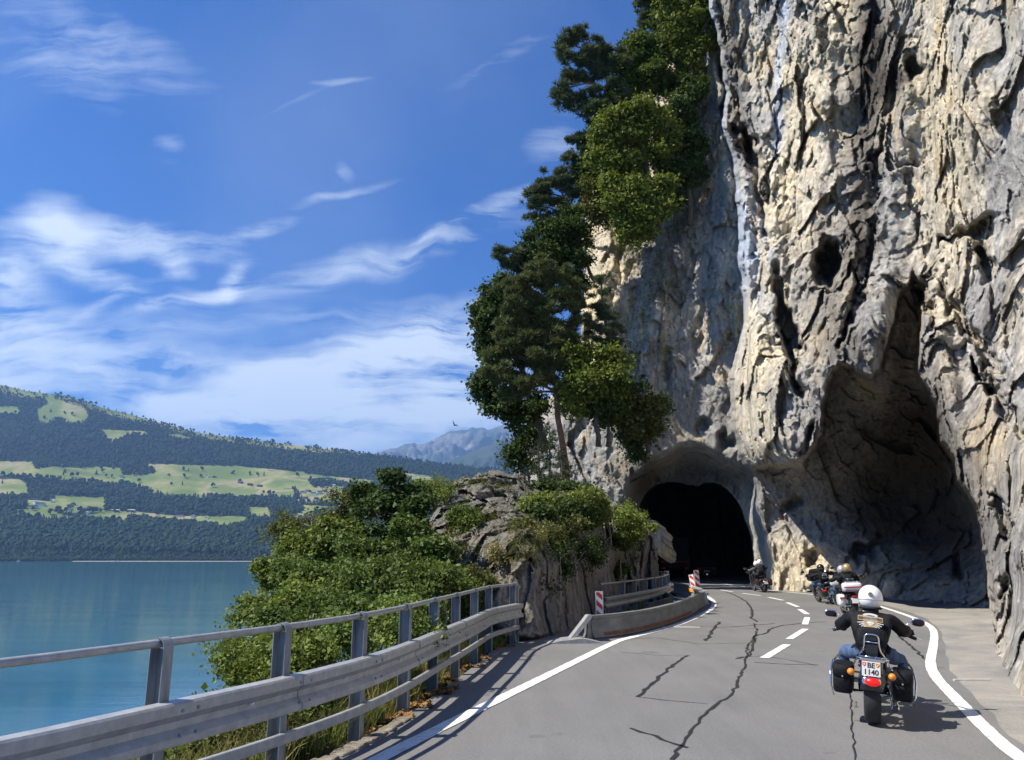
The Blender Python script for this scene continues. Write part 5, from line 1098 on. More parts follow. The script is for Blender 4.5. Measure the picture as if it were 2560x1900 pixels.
# ------------------------------------------------------------------ guardrails
WB = [(-.02, .152), (.070, .146), (.086, .130), (.086, .060), (.032, .008), (.032, -.040), (.088, -.092), (.088, -.140), (.076, -.152), (0, -.156), (0, -.148), (.070, -.144), (.079, -.136), (.079, -.096), (.023, -.043), (.023, .012), (.077, .064), (.077, .126), (.066, .137), (-.02, .143)]
def frames(pts, z):
    out = []
    n = len(pts)
    for i, p in enumerate(pts):
        t = (Vector(pts[min(i + 1, n - 1)]) - Vector(pts[max(i - 1, 0)])).normalized(); out.append(((p[0], p[1], z), (t.y, -t.x)))
    return out
def guardrail(path2, post_pts, zt, zb, label, low=True, posts_w=(.138, .09), zbase=-.25, bolt=True, group=None, scale=1.0):
    e = empty('guardrail', (path2[0][0], path2[0][1], 0), label=label, cat='guardrail'); off = Vector((-path2[0][0], -path2[0][1]))
    P2 = [Vector(p) + off for p in path2]; sp = smoothline([tuple(p) for p in P2], 1); dp = densify([tuple(p) for p in sp], .3)
    mb = MB(); mb.tube([(p.x, p.y, zt) for p in dp], .030 * scale, 10); h = mb.build('handrail', M['steel'], e, smooth=True)
    # beam sections between posts with lapped joints
    L = [0]; 
    for a, b in zip(dp[:-1], dp[1:]): L.append(L[-1] + (b - a).length)
    def pt(s):
        s = min(max(s, 0), L[-1]); i = min(int(np.searchsorted(L, s)), len(L) - 1); i = max(i, 1); k = (s - L[i - 1]) / max(L[i] - L[i - 1], 1e-6); return dp[i - 1].lerp(dp[i], k)
    def sproj(q):
        q = Vector(q) + off; return L[min(range(len(dp)), key=lambda i: (dp[i] - q).length)]
    joints = [0] + [sproj(q) + .12 for q in post_pts if sproj(q) > .3] + [L[-1]]
    for k in range(len(joints) - 1):
        a, b = joints[k], min(joints[k + 1] + .22, L[-1]); n = max(2, int((b - a) / .3))
        if b - a < .3: continue
        pp = [pt(a + (b - a) * i / n) for i in range(n + 1)]
        o = .075 + (.006 if k % 2 else 0.0)
        mb = MB(); mb.sweep([((x[0], x[1], zb), oo) for x, oo in frames([tuple(p) for p in pp], zb)], [(u + o, z * scale) for u, z in WB]); bm_ = mb.build('beam', M['steel'], e, smooth=False)
        mb = MB()
        for s_ in (joints[k + 1] - .03, joints[k + 1] + .12) if k < len(joints) - 2 else []:
            q = pt(s_); t = (pt(s_ + .1) - pt(s_ - .1)).normalized(); oo = Vector((t.y, -t.x))
            for dz in (.085, -.085): mb.cyl((q.x + oo.x * (o + .07), q.y + oo.y * (o + .07), zb + dz), (q.x + oo.x * (o + .092), q.y + oo.y * (o + .092), zb + dz), .014, 8)
        if mb.v: mb.build('bolt', M['steel_dull'], bm_)
    if low:
        for k in range(2, len(joints) - 2):
            q = pt(joints[k] + .55 * (joints[k + 1] - joints[k])); t = (pt(joints[k] + .8) - pt(joints[k] + .7)).normalized(); mb = MB(); mb.box((q.x + t.y * .118, q.y - t.x * .118, zb + .0), (.022, .045, .018)); mb.build('reflector', M['white_gloss'], e)  # white chips stand in for sunlight showing through holes in the beam
        for k in range(len(joints) - 1):
            a, b = joints[k] - .02, joints[k + 1] - .02; n = max(2, int((b - a) / .3))
            if b - a < .3: continue
            pp = [tuple(pt(a + (b - a) * i / n)) for i in range(n + 1)]
            mb = MB(); mb.sweep([((x[0], x[1], zb - .36), oo) for x, oo in frames(pp, 0)], [(.07, .045), (.105, .045), (.112, .04), (.112, -.04), (.105, -.045), (.07, -.045), (.07, -.038), (.104, -.038), (.104, .038), (.07, .038)]); mb.build('lower_rail', M['steel'], e)
    # posts: U strap folded over the handrail
    for q in post_pts:
        s_ = sproj(q); p = pt(s_); t = (pt(s_ + .1) - pt(s_ - .1)).normalized(); o = Vector((t.y, -t.x)); w, dpt = posts_w; mb = MB(); r = w / 2; zt_ = zt + .030 - r + .012
        def X(u, v, z): return (p.x + o.x * u + t.x * v, p.y + o.y * u + t.y * v, z)
        prof = [(r, zbase)] + [(r, zt_)] + [(r * math.cos(an), zt_ + r * math.sin(an)) for an in np.linspace(.2, math.pi - .2, 9)] + [(-r, zt_), (-r, zbase)]
        th = .008
        inn = [(r - th, zbase), (r - th, zt_)] + [((r - th) * math.cos(an), zt_ + (r - th) * math.sin(an)) for an in np.linspace(.2, math.pi - .2, 9)] + [(-r + th, zt_), (-r + th, zbase)]
        n = len(prof); vs = []
        for v in (-dpt / 2, dpt / 2):
            vs += [X(u, v, z) for u, z in prof] + [X(u, v, z) for u, z in inn]
        fs = []
        for i in range(n - 1):
            fs += [(i, i + 1, n + i + 1, n + i), (2 * n + i, 3 * n + i, 3 * n + i + 1, 2 * n + i + 1), (i, 2 * n + i, 2 * n + i + 1, i + 1), (n + i, n + i + 1, 3 * n + i + 1, 3 * n + i)]
        mb.add(vs, fs)
        # web plate on the far side, stops under the handrail
        zz = zt - .045
        mb.add([X(-r + th, dpt / 2 - .012, zbase), X(r - th, dpt / 2 - .012, zbase), X(r - th, dpt / 2 - .012, zz), X(-r + th, dpt / 2 - .012, zz), X(-r + th, dpt / 2 - .004, zbase), X(r - th, dpt / 2 - .004, zbase), X(r - th, dpt / 2 - .004, zz), X(-r + th, dpt / 2 - .004, zz)], [(0, 1, 2, 3), (7, 6, 5, 4), (3, 2, 6, 7)])
        mb.build('post', M['steel_post'], e)
    # clamp ring on the handrail
    q = pt(L[-1] * .0 + sproj(post_pts[0]) - .62) if scale == 1.0 else None
    if q is not None and low:
        t = (pt(sproj(post_pts[0]) - .5) - pt(sproj(post_pts[0]) - .7)).normalized(); mb = MB(); mb.tube([(q.x - t.x * .03, q.y - t.y * .03, zt), (q.x + t.x * .03, q.y + t.y * .03, zt)], .037, 12); mb.build('clamp', M['steel'], h)
        q2 = pt(sproj(post_pts[2]) + .75); t = (pt(sproj(post_pts[2]) + .8) - q2).normalized(); mb = MB(); mb.tube([(q2.x - t.x * .03, q2.y - t.y * .03, zt), (q2.x + t.x * .03, q2.y + t.y * .03, zt)], .036, 12); mb.build('clamp', M['steel'], h)
    return e
posts1 = [(-6.0, -.9), (-4.9, 1.2), (-3.75, 3.45), RAIL[4], RAIL[5], RAIL[6], RAIL[7], RAIL[8], RAIL[9], RAIL[10], RAIL[11], RAIL[12], (.09, 17.75)]
guardrail(RAIL, posts1, 1.22, .665, 'long near steel guardrail with round handrail above the lake')
# far guardrail curving to the tunnel
FR = [(2.6, 23.2), (3.5, 25.2), (4.1, 26.6), (4.75, 28.2), (5.35, 29.8), (5.9, 31.4), (6.4, 33.0), (6.85, 34.7), (7.2, 36.4), (7.45, 38.1), (7.6, 39.8), (7.55, 41.5), (7.3, 43.0), (6.9, 44.2)]
guardrail(FR, [FR[i] for i in range(1, 14)], 1.02, .50, 'curved far steel guardrail with close posts before the tunnel mouth', low=False, zbase=-.9, scale=1.02, posts_w=(.13, .10))
# ------------------------------------------------------------------ portable steel barrier by the tunnel
def barrier():
    pts = [(1.60, 18.05), (1.92, 18.2)] ; base = [G(*p) for p in ((1493, 1600), (1574, 1591), (1642, 1576), (1698, 1558), (1743, 1538), (1764, 1520))]
    top = [Vector((1.93, 18.0))] + [Vector(b[:2]) for b in base] + [Vector((7.62, 30.4)), Vector((7.75, 32.5))]
    e = empty('road_barrier', (1.9, 18, 0), label='grey portable steel barrier with sloped end bending toward the tunnel', cat='barrier'); o_ = Vector((-1.9, -18))
    m = noisy('barrier_steel', (.15, .155, .155), (.25, .255, .255), 1.5, .6, .35, .06, .004, stretch=(1, 1, 3)); rust = noisy('rust_band', (.13, .055, .030), (.24, .12, .06), 3, .85, .1, .2, .01)
    P_ = [p + o_ for p in smoothline([tuple(p) for p in top], 2)]; P_ = [p + Vector((-t_.y, t_.x)) * .26 for p, t_ in ((P_[i], (P_[min(i + 1, len(P_) - 1)] - P_[max(i - 1, 0)]).normalized()) for i in range(len(P_)))]; D_ = densify([tuple(p) for p in P_], .3); prof = [(.10, .0), (.13, .03), (.07, .15), (.045, .42), (.075, .44), (.075, .51), (-.075, .51), (-.075, .44), (-.045, .42), (-.07, .15), (-.13, .03), (-.10, 0)]
    n = len(D_); cuts = [0, int(n * .28), int(n * .52), int(n * .74), n - 1]
    for k in range(4):
        seg = D_[cuts[k]:cuts[k + 1] + 1]; mb = MB(); s = 1 - .015 * (k % 2); mb.sweep(frames([tuple(p) for p in seg], 0), [(u * s, z * s) for u, z in prof]); mb.build('barrier_section', m, e)
    mb = MB(); seg = D_[int(n * .16):int(n * .62)]; mb.sweep(frames([tuple(p) for p in seg], 0), [(.118, .060), (.085, .130), (.092, .130), (.124, .060)]); mb.build('rust_stain_strip', rust, e)
    # sloped end plate
    a = D_[0]; mb = MB(); mb.prism([(-.50, .0), (-.44, .0), (.02, .50), (.02, .56), (-.06, .56), (-.52, .04)], 'y', -.10, .10); sp = mb.build('sloped_end', M['steel'], e, loc=(a.x, a.y, 0), rot=(0, 0, .25))
    mb = MB(); mb.prism([(-.75, 0), (.45, 0), (.25, .05), (0, .10), (-.5, .05)], 'y', -.42, .25); mb.build('foot_plate', M['steel'], e, loc=(a.x - .25, a.y - .1, .002), rot=(0, 0, .1))
    # return leg running away with a bright inner face
    q = [Vector((7.45, 30.6)) + o_, Vector((7.95, 34)) + o_, Vector((8.25, 37.6)) + o_, Vector((8.2, 40.0)) + o_]
    e2 = empty('road_barrier', (7.7, 30, 0), label='pale steel barrier section running back to the tunnel with an orange reflector', cat='barrier'); off2 = Vector((1.9 - 7.7, 18 - 30))
    q = [v + off2 for v in q]; D2 = densify([tuple(v) for v in smoothline([tuple(v) for v in q], 1)], .4)
    m2 = noisy('pale_barrier_steel', (.36, .37, .38), (.48, .49, .50), 2, .5, .3, .04, .003)
    mb = MB(); mb.sweep(frames([tuple(v) for v in D2], 0), prof); mb.build('barrier_section', m2, e2)
    r = D2[int(len(D2) * .5)]; mb = MB(); mb.box((r.x - .11, r.y, .33), (.03, 1.1, .14)); mb.build('reflector', mat('orange_reflector', (.85, .34, .05), .4), e2)
barrier()
# ------------------------------------------------------------------ red and white beacons
def beacon(p, label, h=.95, w=.25, tilt=(0, 0, 0), mirror=1, back=False):
    e = empty('beacon_sign', p, tilt, label, 'road sign', 'red and white beacons round the barrier')
    wm = mat('beacon_white', (.78, .76, .74), .5); rm = mat('beacon_red', (.52, .045, .035), .45)
    mb = MB(); mb.box((0, 0, h / 2 + .12), (w, .03, h)); mb.build('panel', wm, e)
    mb = MB(); x0, x1, z0, z1 = -w / 2 + .022, w / 2 - .022, .145, h + .095; per = h / 3.0; sl = .9 * (x1 - x0)
    for k in range(-1, 5):
        zb = z0 + k * per; poly = []
        # stripe band between lines z = zb - mirror*(x-x0)*slope ... clipped
        N_ = 12; lo, hi = [], []
        for i in range(N_ + 1):
            x = x0 + (x1 - x0) * i / N_; dz = -mirror * (x - x0) * .9 + (sl if mirror > 0 else 0); a = min(max(zb + dz, z0), z1); b = min(max(zb + dz + per * .5, z0), z1); lo.append((x, a)); hi.append((x, b))
        mb = MB()
        for i in range(N_):
            if hi[i][1] - lo[i][1] > .002 or hi[i + 1][1] - lo[i + 1][1] > .002:
                mb.add([(lo[i][0], -.0175, lo[i][1]), (lo[i + 1][0], -.0175, lo[i + 1][1]), (hi[i + 1][0], -.0175, hi[i + 1][1]), (hi[i][0], -.0175, hi[i][1])], [(0, 1, 2, 3)])
        if mb.v: mb.build('red_stripe', rm, e)
    mb = MB(); mb.box((0, .03, .1), (.06, .06, .24)); mb.rbox((0, 0, .05), (.42, .34, .10)); mb.build('foot', M['rubber'], e); return e
g = G(1499 + 8.5, 1531); p = at(1499, 1535, 20.2); beacon((p.x, 20.2, .10), 'upright red and white beacon behind the sloped barrier end, nearest of the four', .74, .195)
beacon(tuple(at(1668, 1470, 41.5).to_2d()) + (-.05,), 'narrow shaded beacon beside the end of the curved guardrail', .98, .25, (0, 0, .15))
p = at(1743, 1494, 35.5); beacon((p.x - .15, 35.2, 0), 'leaning sunlit beacon on the barrier bend', .90, .23, (0, -.16, -.75))
p = at(1757, 1474, 41); beacon((p.x, 42, 0), 'beacon farthest right, standing at the road edge before the dark tunnel', .95, .25, (0, -.06, .05))
# curved kerb and pipe pieces lying inside the bend
km = noisy('kerb_concrete', (.42, .41, .38), (.56, .55, .52), 5, .9)
mb = MB(); pts = smoothline([(5.2, 25.8), (6.6, 28.2), (6.9, 31), (6.9, 34), (6.4, 36)], 2); mb.sweep(frames([tuple(p) for p in pts], 0), [(-.09, 0), (-.09, .13), (.09, .13), (.09, 0)]); tag(mb.build('kerb', km), 'curved pale concrete kerb inside the barrier bend', 'kerb')
mb = MB(); pts = smoothline([(4.1, 24.2), (5.0, 26.2), (5.9, 29), (6.1, 32), (6.3, 36)], 2); mb.sweep(frames([tuple(p) for p in pts], 0), [(-.06, 0), (-.06, .42), (.06, .42), (.06, 0)]); tag(mb.build('low_wall', noisy('dark_edging', (.06, .06, .058), (.10, .10, .095), 4, .8)), 'low dark curved edging wall behind the barrier', 'wall')
# stone kerb under the near rail
rg = random.Random(4); i = 0; y = 6.2
while y < 9.3:
    ln = rg.uniform(.14, .42); yc = y + ln / 2; x = float(rail_x(yc)) + .17
    mb = MB(); w = rg.uniform(.13, .18); mb.rbox((0, 0, .0), (w * rg.uniform(.8, 1.3), ln * 1.02, .09), e=.4)
    me = mb.mesh('kerb_stone'); vv = np.array([v.co[:] for v in me.vertices]); vv *= 1 + .22 * fbm(vv * 9 + i, 2)[:, None]; me.vertices.foreach_set('co', vv.ravel().astype(np.float32)); me.update()
    a = math.atan2(float(rail_x(yc + .2) - rail_x(yc - .2)), .4)
    o = link('kerb_stone', me, M['kerbstone'] if 'kerbstone' in M else M.setdefault('kerbstone', noisy('kerb_stone', (.13, .11, .085), (.27, .235, .18), 7, .95, 0, .6, .02)), loc=(x, yc, -.012), rot=(rg.uniform(-.04, .04), rg.uniform(-.05, .05), -a))
    tag(o, 'rough tan kerb stone in the row under the near guardrail', 'stone', 'kerb stones under the near guardrail'); y += ln + .01; i += 1
# bird
e = at(1137, 1063, 60); mb = MB(); mb.ell((0, 0, 0), (.05, .16, .045)); R = Matrix.Rotation
body = empty('bird', e, (0, .5, .9), 'small dark bird gliding below the cloud near the far mountain', 'bird'); mb.build('body', M['cloth_black'], body, smooth=True)
for s in (-1, 1):
    mb = MB(); mb.add([(0, .07, 0), (s * .22, .06, .10), (s * .48, -.10, .16), (s * .2, -.05, .07), (0, -.07, 0), (0, .07, -.01), (s * .22, .06, .09), (s * .48, -.10, .15), (s * .2, -.05, .06), (0, -.07, -.01)], [(0, 1, 2, 3, 4), (9, 8, 7, 6, 5)]); mb.build('wing', M['cloth_black'], body)
mb = MB(); mb.prism([(-.03, -.12), (.03, -.12), (.06, -.28), (0, -.24), (-.06, -.28)], 'z', -.006, .006); mb.build('tail', M['cloth_black'], body)
# ------------------------------------------------------------------ people
def skin_mesh(joints, edges, root, sub=1):
    names = list(joints); idx = {n: i for i, n in enumerate(names)}
    me = bpy.data.meshes.new('tmp'); me.from_pydata([joints[n][0] for n in names], [(idx[a], idx[b]) for a, b in edges], [])
    o = bpy.data.objects.new('tmp', me); COL.objects.link(o); md = o.modifiers.new('s', 'SKIN'); md.use_smooth_shade = True; md.branch_smoothing = .4
    sv = me.skin_vertices[0].data if len(me.skin_vertices) else None
    if sv is None:
        me.skin_vertices.new() if hasattr(me.skin_vertices, 'new') else None; sv = me.skin_vertices[0].data
    for n in names:
        r = joints[n][1]; sv[idx[n]].radius = r if isinstance(r, tuple) else (r, r); sv[idx[n]].use_root = (n == root)
    s2 = o.modifiers.new('b', 'SUBSURF'); s2.levels = sub; s2.render_levels = sub
    dg = bpy.context.evaluated_depsgraph_get(); dg.update(); out = bpy.data.meshes.new_from_object(o.evaluated_get(dg)); bpy.data.objects.remove(o); bpy.data.meshes.remove(me); return out
def tube_join(me, tubes, mi):
    """append finger tubes (pts, radii) to mesh me with material index mi"""
    mb = MB()
    for pts, r in tubes: mb.tube(pts, r, 6)
    v0 = [tuple(v.co) for v in me.vertices]; f0 = [tuple(p.vertices) for p in me.polygons]; m0 = [p.material_index for p in me.polygons]
    n = len(v0); m2 = bpy.data.meshes.new('body'); m2.from_pydata(v0 + mb.v, [], f0 + [tuple(i + n for i in f) for f in mb.f]); m2.polygons.foreach_set('material_index', np.array(m0 + [mi] * len(mb.f), np.int32)); m2.update(); return m2
def rider(parent_loc, rot, label, hips=(0, .55, .80), grips=((-.40, 1.02, 1.02), (.40, 1.02, 1.02)), feet=((-.27, 1.05, .36), (.27, 1.05, .36)), jacket='leather', trousers='jeans', helmet='white', lean=0.0, tall=1.0, hands=True, patch=None, knees=.33, width=1.0, helmet_c=None, collar=None, lookz=0, hold=None, group='motorcycle riders', elbow=.14, kneez=None):
    e = empty('person', parent_loc, rot, label, 'person', group); hx, hy, hz = hips; k = tall; J = {}
    def P(n, x, y, z, r): J[n] = ((x, y, z), r)
    P('pelvis', hx, hy, hz, (.165 * width, .130)); P('waist', hx, hy - .01 + .02 * lean, hz + .14 * k, (.172 * width, .130)); P('chest', hx, hy + .04 + .05 * lean, hz + .30 * k, (.180 * width, .130)); P('neck0', hx, hy + .09 + .08 * lean, hz + .42 * k, (.085, .08)); P('neck', hx, hy + .11 + .10 * lean, hz + .48 * k, (.062, .062)); P('head', hx, hy + .14 + .12 * lean, hz + .57 * k, (.085, .095)); P('crown', hx, hy + .14 + .12 * lean, hz + .66 * k, (.07, .075))
    E_ = [('pelvis', 'waist'), ('waist', 'chest'), ('chest', 'neck0'), ('neck0', 'neck'), ('neck', 'head'), ('head', 'crown')]
    tubes = []
    for s, g, ft in ((-1, grips[0], feet[0]), (1, grips[1], feet[1])):
        t = 'l' if s < 0 else 'r'; sh = Vector((hx + s * .165 * width, hy + .07 + .06 * lean, hz + .385 * k)); gr = Vector(g)
        d = gr - sh; wrist = gr - d.normalized() * .09 + Vector((0, -.02, .035)); el = sh.lerp(wrist, .5) + Vector((s * elbow, -.04, -.09)) * (1.0 if d.length > .3 else .5)
        P(t + 'sh', *sh, .078 * max(1, width * .92)); P(t + 'el', *el, .066 * max(1, width * .9)); P(t + 'fa', *el.lerp(wrist, .5), .057 * max(1, width * .9)); P(t + 'wr', *wrist, .036); P(t + 'palm', *wrist.lerp(gr + Vector((0, 0, .02)), .7), (.042, .026))
        E_ += [('chest', t + 'sh'), (t + 'sh', t + 'el'), (t + 'el', t + 'fa'), (t + 'fa', t + 'wr'), (t + 'wr', t + 'palm')]
        hp = Vector((hx + s * .10, hy + .06, hz - .03)); f_ = Vector(ft); kn = Vector((hx + s * knees, (hy + f_.y) / 2 + .20, (hz - .02) if kneez is None else kneez)); 
        P(t + 'hp', *hp, .105); P(t + 'th', *hp.lerp(kn, .5), .092); P(t + 'kn', *kn, .064); P(t + 'ca', *kn.lerp(f_, .4), .060); P(t + 'an', *(f_ + Vector((0, -.03, .09))), .042); P(t + 'he', *(f_ + Vector((0, -.04, .02))), .042); P(t + 'to', *(f_ + Vector((s * .02, .17, .0))), (.045, .032))
        E_ += [('pelvis', t + 'hp'), (t + 'hp', t + 'th'), (t + 'th', t + 'kn'), (t + 'kn', t + 'ca'), (t + 'ca', t + 'an'), (t + 'an', t + 'he'), (t + 'he', t + 'to')]
        pm = Vector(J[t + 'palm'][0]); fw = (gr - wrist); fw.z = 0; fw = fw.normalized() if fw.length > 1e-4 else Vector((0, 1, 0)); sd = Vector((fw.y, -fw.x, 0))
        for q in range(4):
            o = pm + sd * (-.03 + .02 * q); L = (.85, 1.0, .95, .75)[q]; tubes.append(([o, o + fw * .035 * L + Vector((0, 0, .012)), o + fw * .060 * L + Vector((0, 0, -.006)), o + fw * .056 * L + Vector((0, 0, -.032)), o + fw * .036 * L + Vector((0, 0, -.044))], [.011, .010, .0095, .009, .007]))
        o = pm - sd * s * .036; tubes.append(([o, o + fw * .02 - sd * s * .012 + Vector((0, 0, -.02)), o + fw * .045 - sd * s * .004 + Vector((0, 0, -.032))], [.012, .011, .008]))
    me = skin_mesh(J, E_, 'pelvis', 2)
    # assign cloth by nearest bone
    cls = {}
    for a, b in E_:
        key = a + '|' + b
        if b in ('neck', 'head', 'crown'): c = 3
        elif b.endswith('palm'): c = 4
        elif b[1:] in ('hp', 'th', 'kn', 'ca'): c = 1
        elif b[1:] in ('an', 'he', 'to'): c = 2
        else: c = 0
        cls[(a, b)] = c
    A = np.array([J[a][0] for a, b in E_]); B = np.array([J[b][0] for a, b in E_]); cc = np.array([cls[x] for x in E_])
    F_ = np.array([p.center[:] for p in me.polygons]); d = B - A; t = np.clip(((F_[:, None] - A[None]) * d[None]).sum(-1) / (d * d).sum(-1)[None], 0, 1); dist = np.linalg.norm(F_[:, None] - (A[None] + t[..., None] * d[None]), axis=-1)
    mi = cc[dist.argmin(1)]; mi[(F_[:, 2] > hz - .01) & (mi == 1) & (np.abs(F_[:, 0] - hx) < .22) & (F_[:, 1] < hy + .12)] = 0
    me.polygons.foreach_set('material_index', mi.astype(np.int32)); me = tube_join(me, tubes, 4)
    # cloth folds
    vv = np.array([v.co[:] for v in me.vertices]); nrm = np.array([v.normal[:] for v in me.vertices]); fold = .013 * fbm(vv * np.array([9, 9, 18.0]), 3, .6, True) - .010; vv += nrm * fold[:, None] * (vv[:, 2] < J['neck'][0][2] - .02)[:, None]; me.vertices.foreach_set('co', vv.ravel().astype(np.float32)); me.update()
    ob = link('body', me, [M[jacket], M[trousers], M['boots'], M['skin'], M['cloth_black']], e, smooth=True)
    # head details and helmet
    h = Vector(J['head'][0]) + Vector((0, 0, .045)); mb = MB()
    mb.cur = 0; c = Vector((h.x, h.y - .005, h.z))
    vs, fs = [], []; nu, nv = 24, 16
    for j in range(nv + 1):
        v = math.pi / 2 - j / nv * math.radians(142)
        for i in range(nu):
            u = 2 * math.pi * i / nu; cut = 1.0
            x = math.cos(v) * math.sin(u); y = -math.cos(v) * math.cos(u); z = math.sin(v)
            if y > .45 and z < .25: z = max(z, .25 - .0 * y) ; 
            flare = 1 + .06 * max(0, -z); vs.append((c.x + .138 * x * flare, c.y + .158 * y, c.z + .150 * z))
    for j in range(nv):
        for i in range(nu): fs.append((j * nu + i, j * nu + (i + 1) % nu, (j + 1) * nu + (i + 1) % nu, (j + 1) * nu + i))
    mb.add(vs, fs); hm = helmet_mat(helmet); he = mb.build('helmet', hm, e, smooth=True)
    mb = MB(); mb.tube([(c.x + .138 * 1.05 * math.sin(u) * .80, c.y - .158 * math.cos(u) * .80, c.z - .150 * .79) for u in np.linspace(-2.2, 2.2, 15)], .014, 6); mb.build('rim', M['cloth_black'], he, smooth=True)
    mb = MB(); mb.ell((c.x, c.y + .10, c.z + .0), (.10, .06, .055)); mb.build('visor', mat('visor_glass', (.02, .02, .025), .1), he, smooth=True)
    mb = MB(); mb.ell((h.x, h.y + .095, h.z - .055), (.016, .024, .028), nu=8, nv=6); mb.ell((h.x, h.y + .06, h.z - .06), (.07, .05, .07), nu=12, nv=8); mb.build('face', M['skin'], e, smooth=True)
    mb = MB(); mb.tube([(c.x + .1395 * math.sin(u), c.y - .1595 * math.cos(u), c.z - .035 + .02 * math.cos(u)) for u in np.linspace(-2.4, 2.4, 25)], .0022, 5); mb.build('shell_seam', M['steel_dull'], he)
    if helmet in ('white',):
        mb = MB(); mb.cyl((c.x + .004, c.y - .155, c.z + .045), (c.x + .004, c.y - .165, c.z + .043), .025, 18); bd = mb.build('emblem', mat('emblem_dark', (.05, .04, .04), .4), he)
        mb = MB(); mb.tube([(c.x + .004 + .011 * math.sin(u), c.y - .1665, c.z + .044 + .014 * math.cos(u)) for u in np.linspace(.4, 5.4, 12)], .0035, 5); mb.build('emblem_ring', mat('emblem_grey', (.45, .40, .38), .4), bd)
    mb = MB(); n0 = Vector(J['neck'][0]); mb.lathe([(.095, -.05), (.085, .05), (.072, .05), (.08, -.05)], (n0.x, n0.y, n0.z - .02), 'z', 16); mb.build('collar', M[collar] if collar in M else M['cloth_black'], e, smooth=True)
    if patch: patch(e, Vector(J['chest'][0]), hy)
    return e
_hm = {}
def helmet_mat(k):
    if k not in _hm:
        c = {'white': (.80, .80, .79), 'black': (.012, .012, .013), 'silver': (.45, .45, .47), 'gold': (.42, .30, .14)}[k]; _hm[k] = mat('helmet_' + k, c, .22, .3 if k in ('silver', 'gold') else 0, .5, .6)
    return _hm[k]
M['orange_cloth'] = mat('orange_cloth', (.75, .33, .03), .8); M['white_paint'] = mat('white_bike_paint', (.72, .73, .75), .25, 0, .5, .6)
M['grey_cloth'] = noisy('grey_cloth', (.05, .055, .05), (.10, .11, .10), 12, .9, 0, .5, .02)
def text_mesh(txt, size, bold=0.0):
    cu = bpy.data.curves.new('txt', 'FONT'); cu.body = txt; cu.size = size; cu.align_x = 'CENTER'; cu.align_y = 'CENTER'; cu.extrude = .0008; cu.offset = bold
    o = bpy.data.objects.new('txt', cu); COL.objects.link(o); dg = bpy.context.evaluated_depsgraph_get(); dg.update(); me = bpy.data.meshes.new_from_object(o.evaluated_get(dg)); bpy.data.objects.remove(o); return me
def back_patch(e, chest, hy):
    """arched rocker, banner bar and winged shield sewn on the jacket back"""
    y = chest.y - .150; z = chest.z + .035; tilt = -.12
    pe = None; tan = mat('patch_tan', (.50, .36, .20), .8); brn = mat('patch_brown', (.14, .075, .035), .8); wh = mat('patch_white', (.66, .64, .60), .8); gr = mat('patch_grey', (.35, .34, .34), .8)
    mb = MB(); poly = [(.075 * math.sin(a), .085 + .030 * math.cos(a) - .030) for a in np.linspace(-1.25, 1.25, 14)]; poly = [(x * 1.15, zz + .018) for x, zz in poly]; base = [(x * .82, zz - .022) for x, zz in reversed(poly)]
    mb.prism(poly + base, 'y', -.006, .003); root = mb.build('back_patch', wh, e, loc=(chest.x, y, z), rot=(tilt, 0, 0))
    mb = MB(); mb.prism([(-.135, .018), (.135, .010), (.135, .060), (.10, .066), (-.10, .074), (-.135, .070)], 'y', -.008, .003); mb.build('banner', tan, root)
    mb = MB(); mb.prism([(-.128, .028), (-.078, .026), (-.078, .058), (-.128, .060)], 'y', -.0095, -.008); mb.build('banner_end', brn, root)
    mb = MB(); mb.prism([(.078, .022), (.128, .018), (.128, .050), (.078, .056)], 'y', -.0095, -.008); mb.build('banner_end', brn, root)
    mb = MB(); mb.prism([(-.072, .030), (.072, .026), (.072, .058), (-.072, .062)], 'y', -.0095, -.008); bl = mb.build('banner_centre', gr, root)
    me = text_mesh('MOTOR CYCLES', .021, .0006); o = link('lettering', me, brn, bl, loc=(0, -.0105, .044), rot=(math.pi / 2, 0, 0))
    for s in (-1, 1):
        for q in range(5):
            mb = MB(); a = -.25 - .26 * q; L = .10 - .012 * q; x0, z0 = s * .045, .0 - .008 * q; x1, z1 = s * (.045 + L * math.cos(a)), -.0 - .008 * q + L * math.sin(a) + .012
            d = Vector((x1 - x0, z1 - z0)).normalized(); n = Vector((-d.y, d.x)) * .0075; mb.prism([(x0 + n.x, z0 + n.y), (x1 + n.x * .5, z1 + n.y * .5), (x1 - n.x * .5, z1 - n.y * .5), (x0 - n.x, z0 - n.y)], 'y', -.009 - .0004 * q, .003); mb.build('wing_feather', wh, root)
    mb = MB(); mb.prism([(-.075, .014), (.075, .010), (.070, -.035), (0, -.085), (-.070, -.035)], 'y', -.0115, .003); sh = mb.build('shield', tan, root)
    mb = MB(); mb.prism([(-.06, .006), (-.01, .006), (-.035, -.030)], 'y', -.0128, -.0115); mb.prism([(.06, .002), (.01, .003), (.035, -.030)], 'y', -.0128, -.0115); mb.build('shield_field', brn, sh)
    mb = MB(); mb.ell((0, -.0125, -.008), (.022, .004, .016), nu=12, nv=8); mb.prism([(-.05, -.002), (-.02, .010), (0, -.01), (.02, .010), (.05, -.006), (.02, -.028), (0, -.045), (-.02, -.028)], 'y', -.0140, -.0128); mb.build('bird_head', wh, sh)
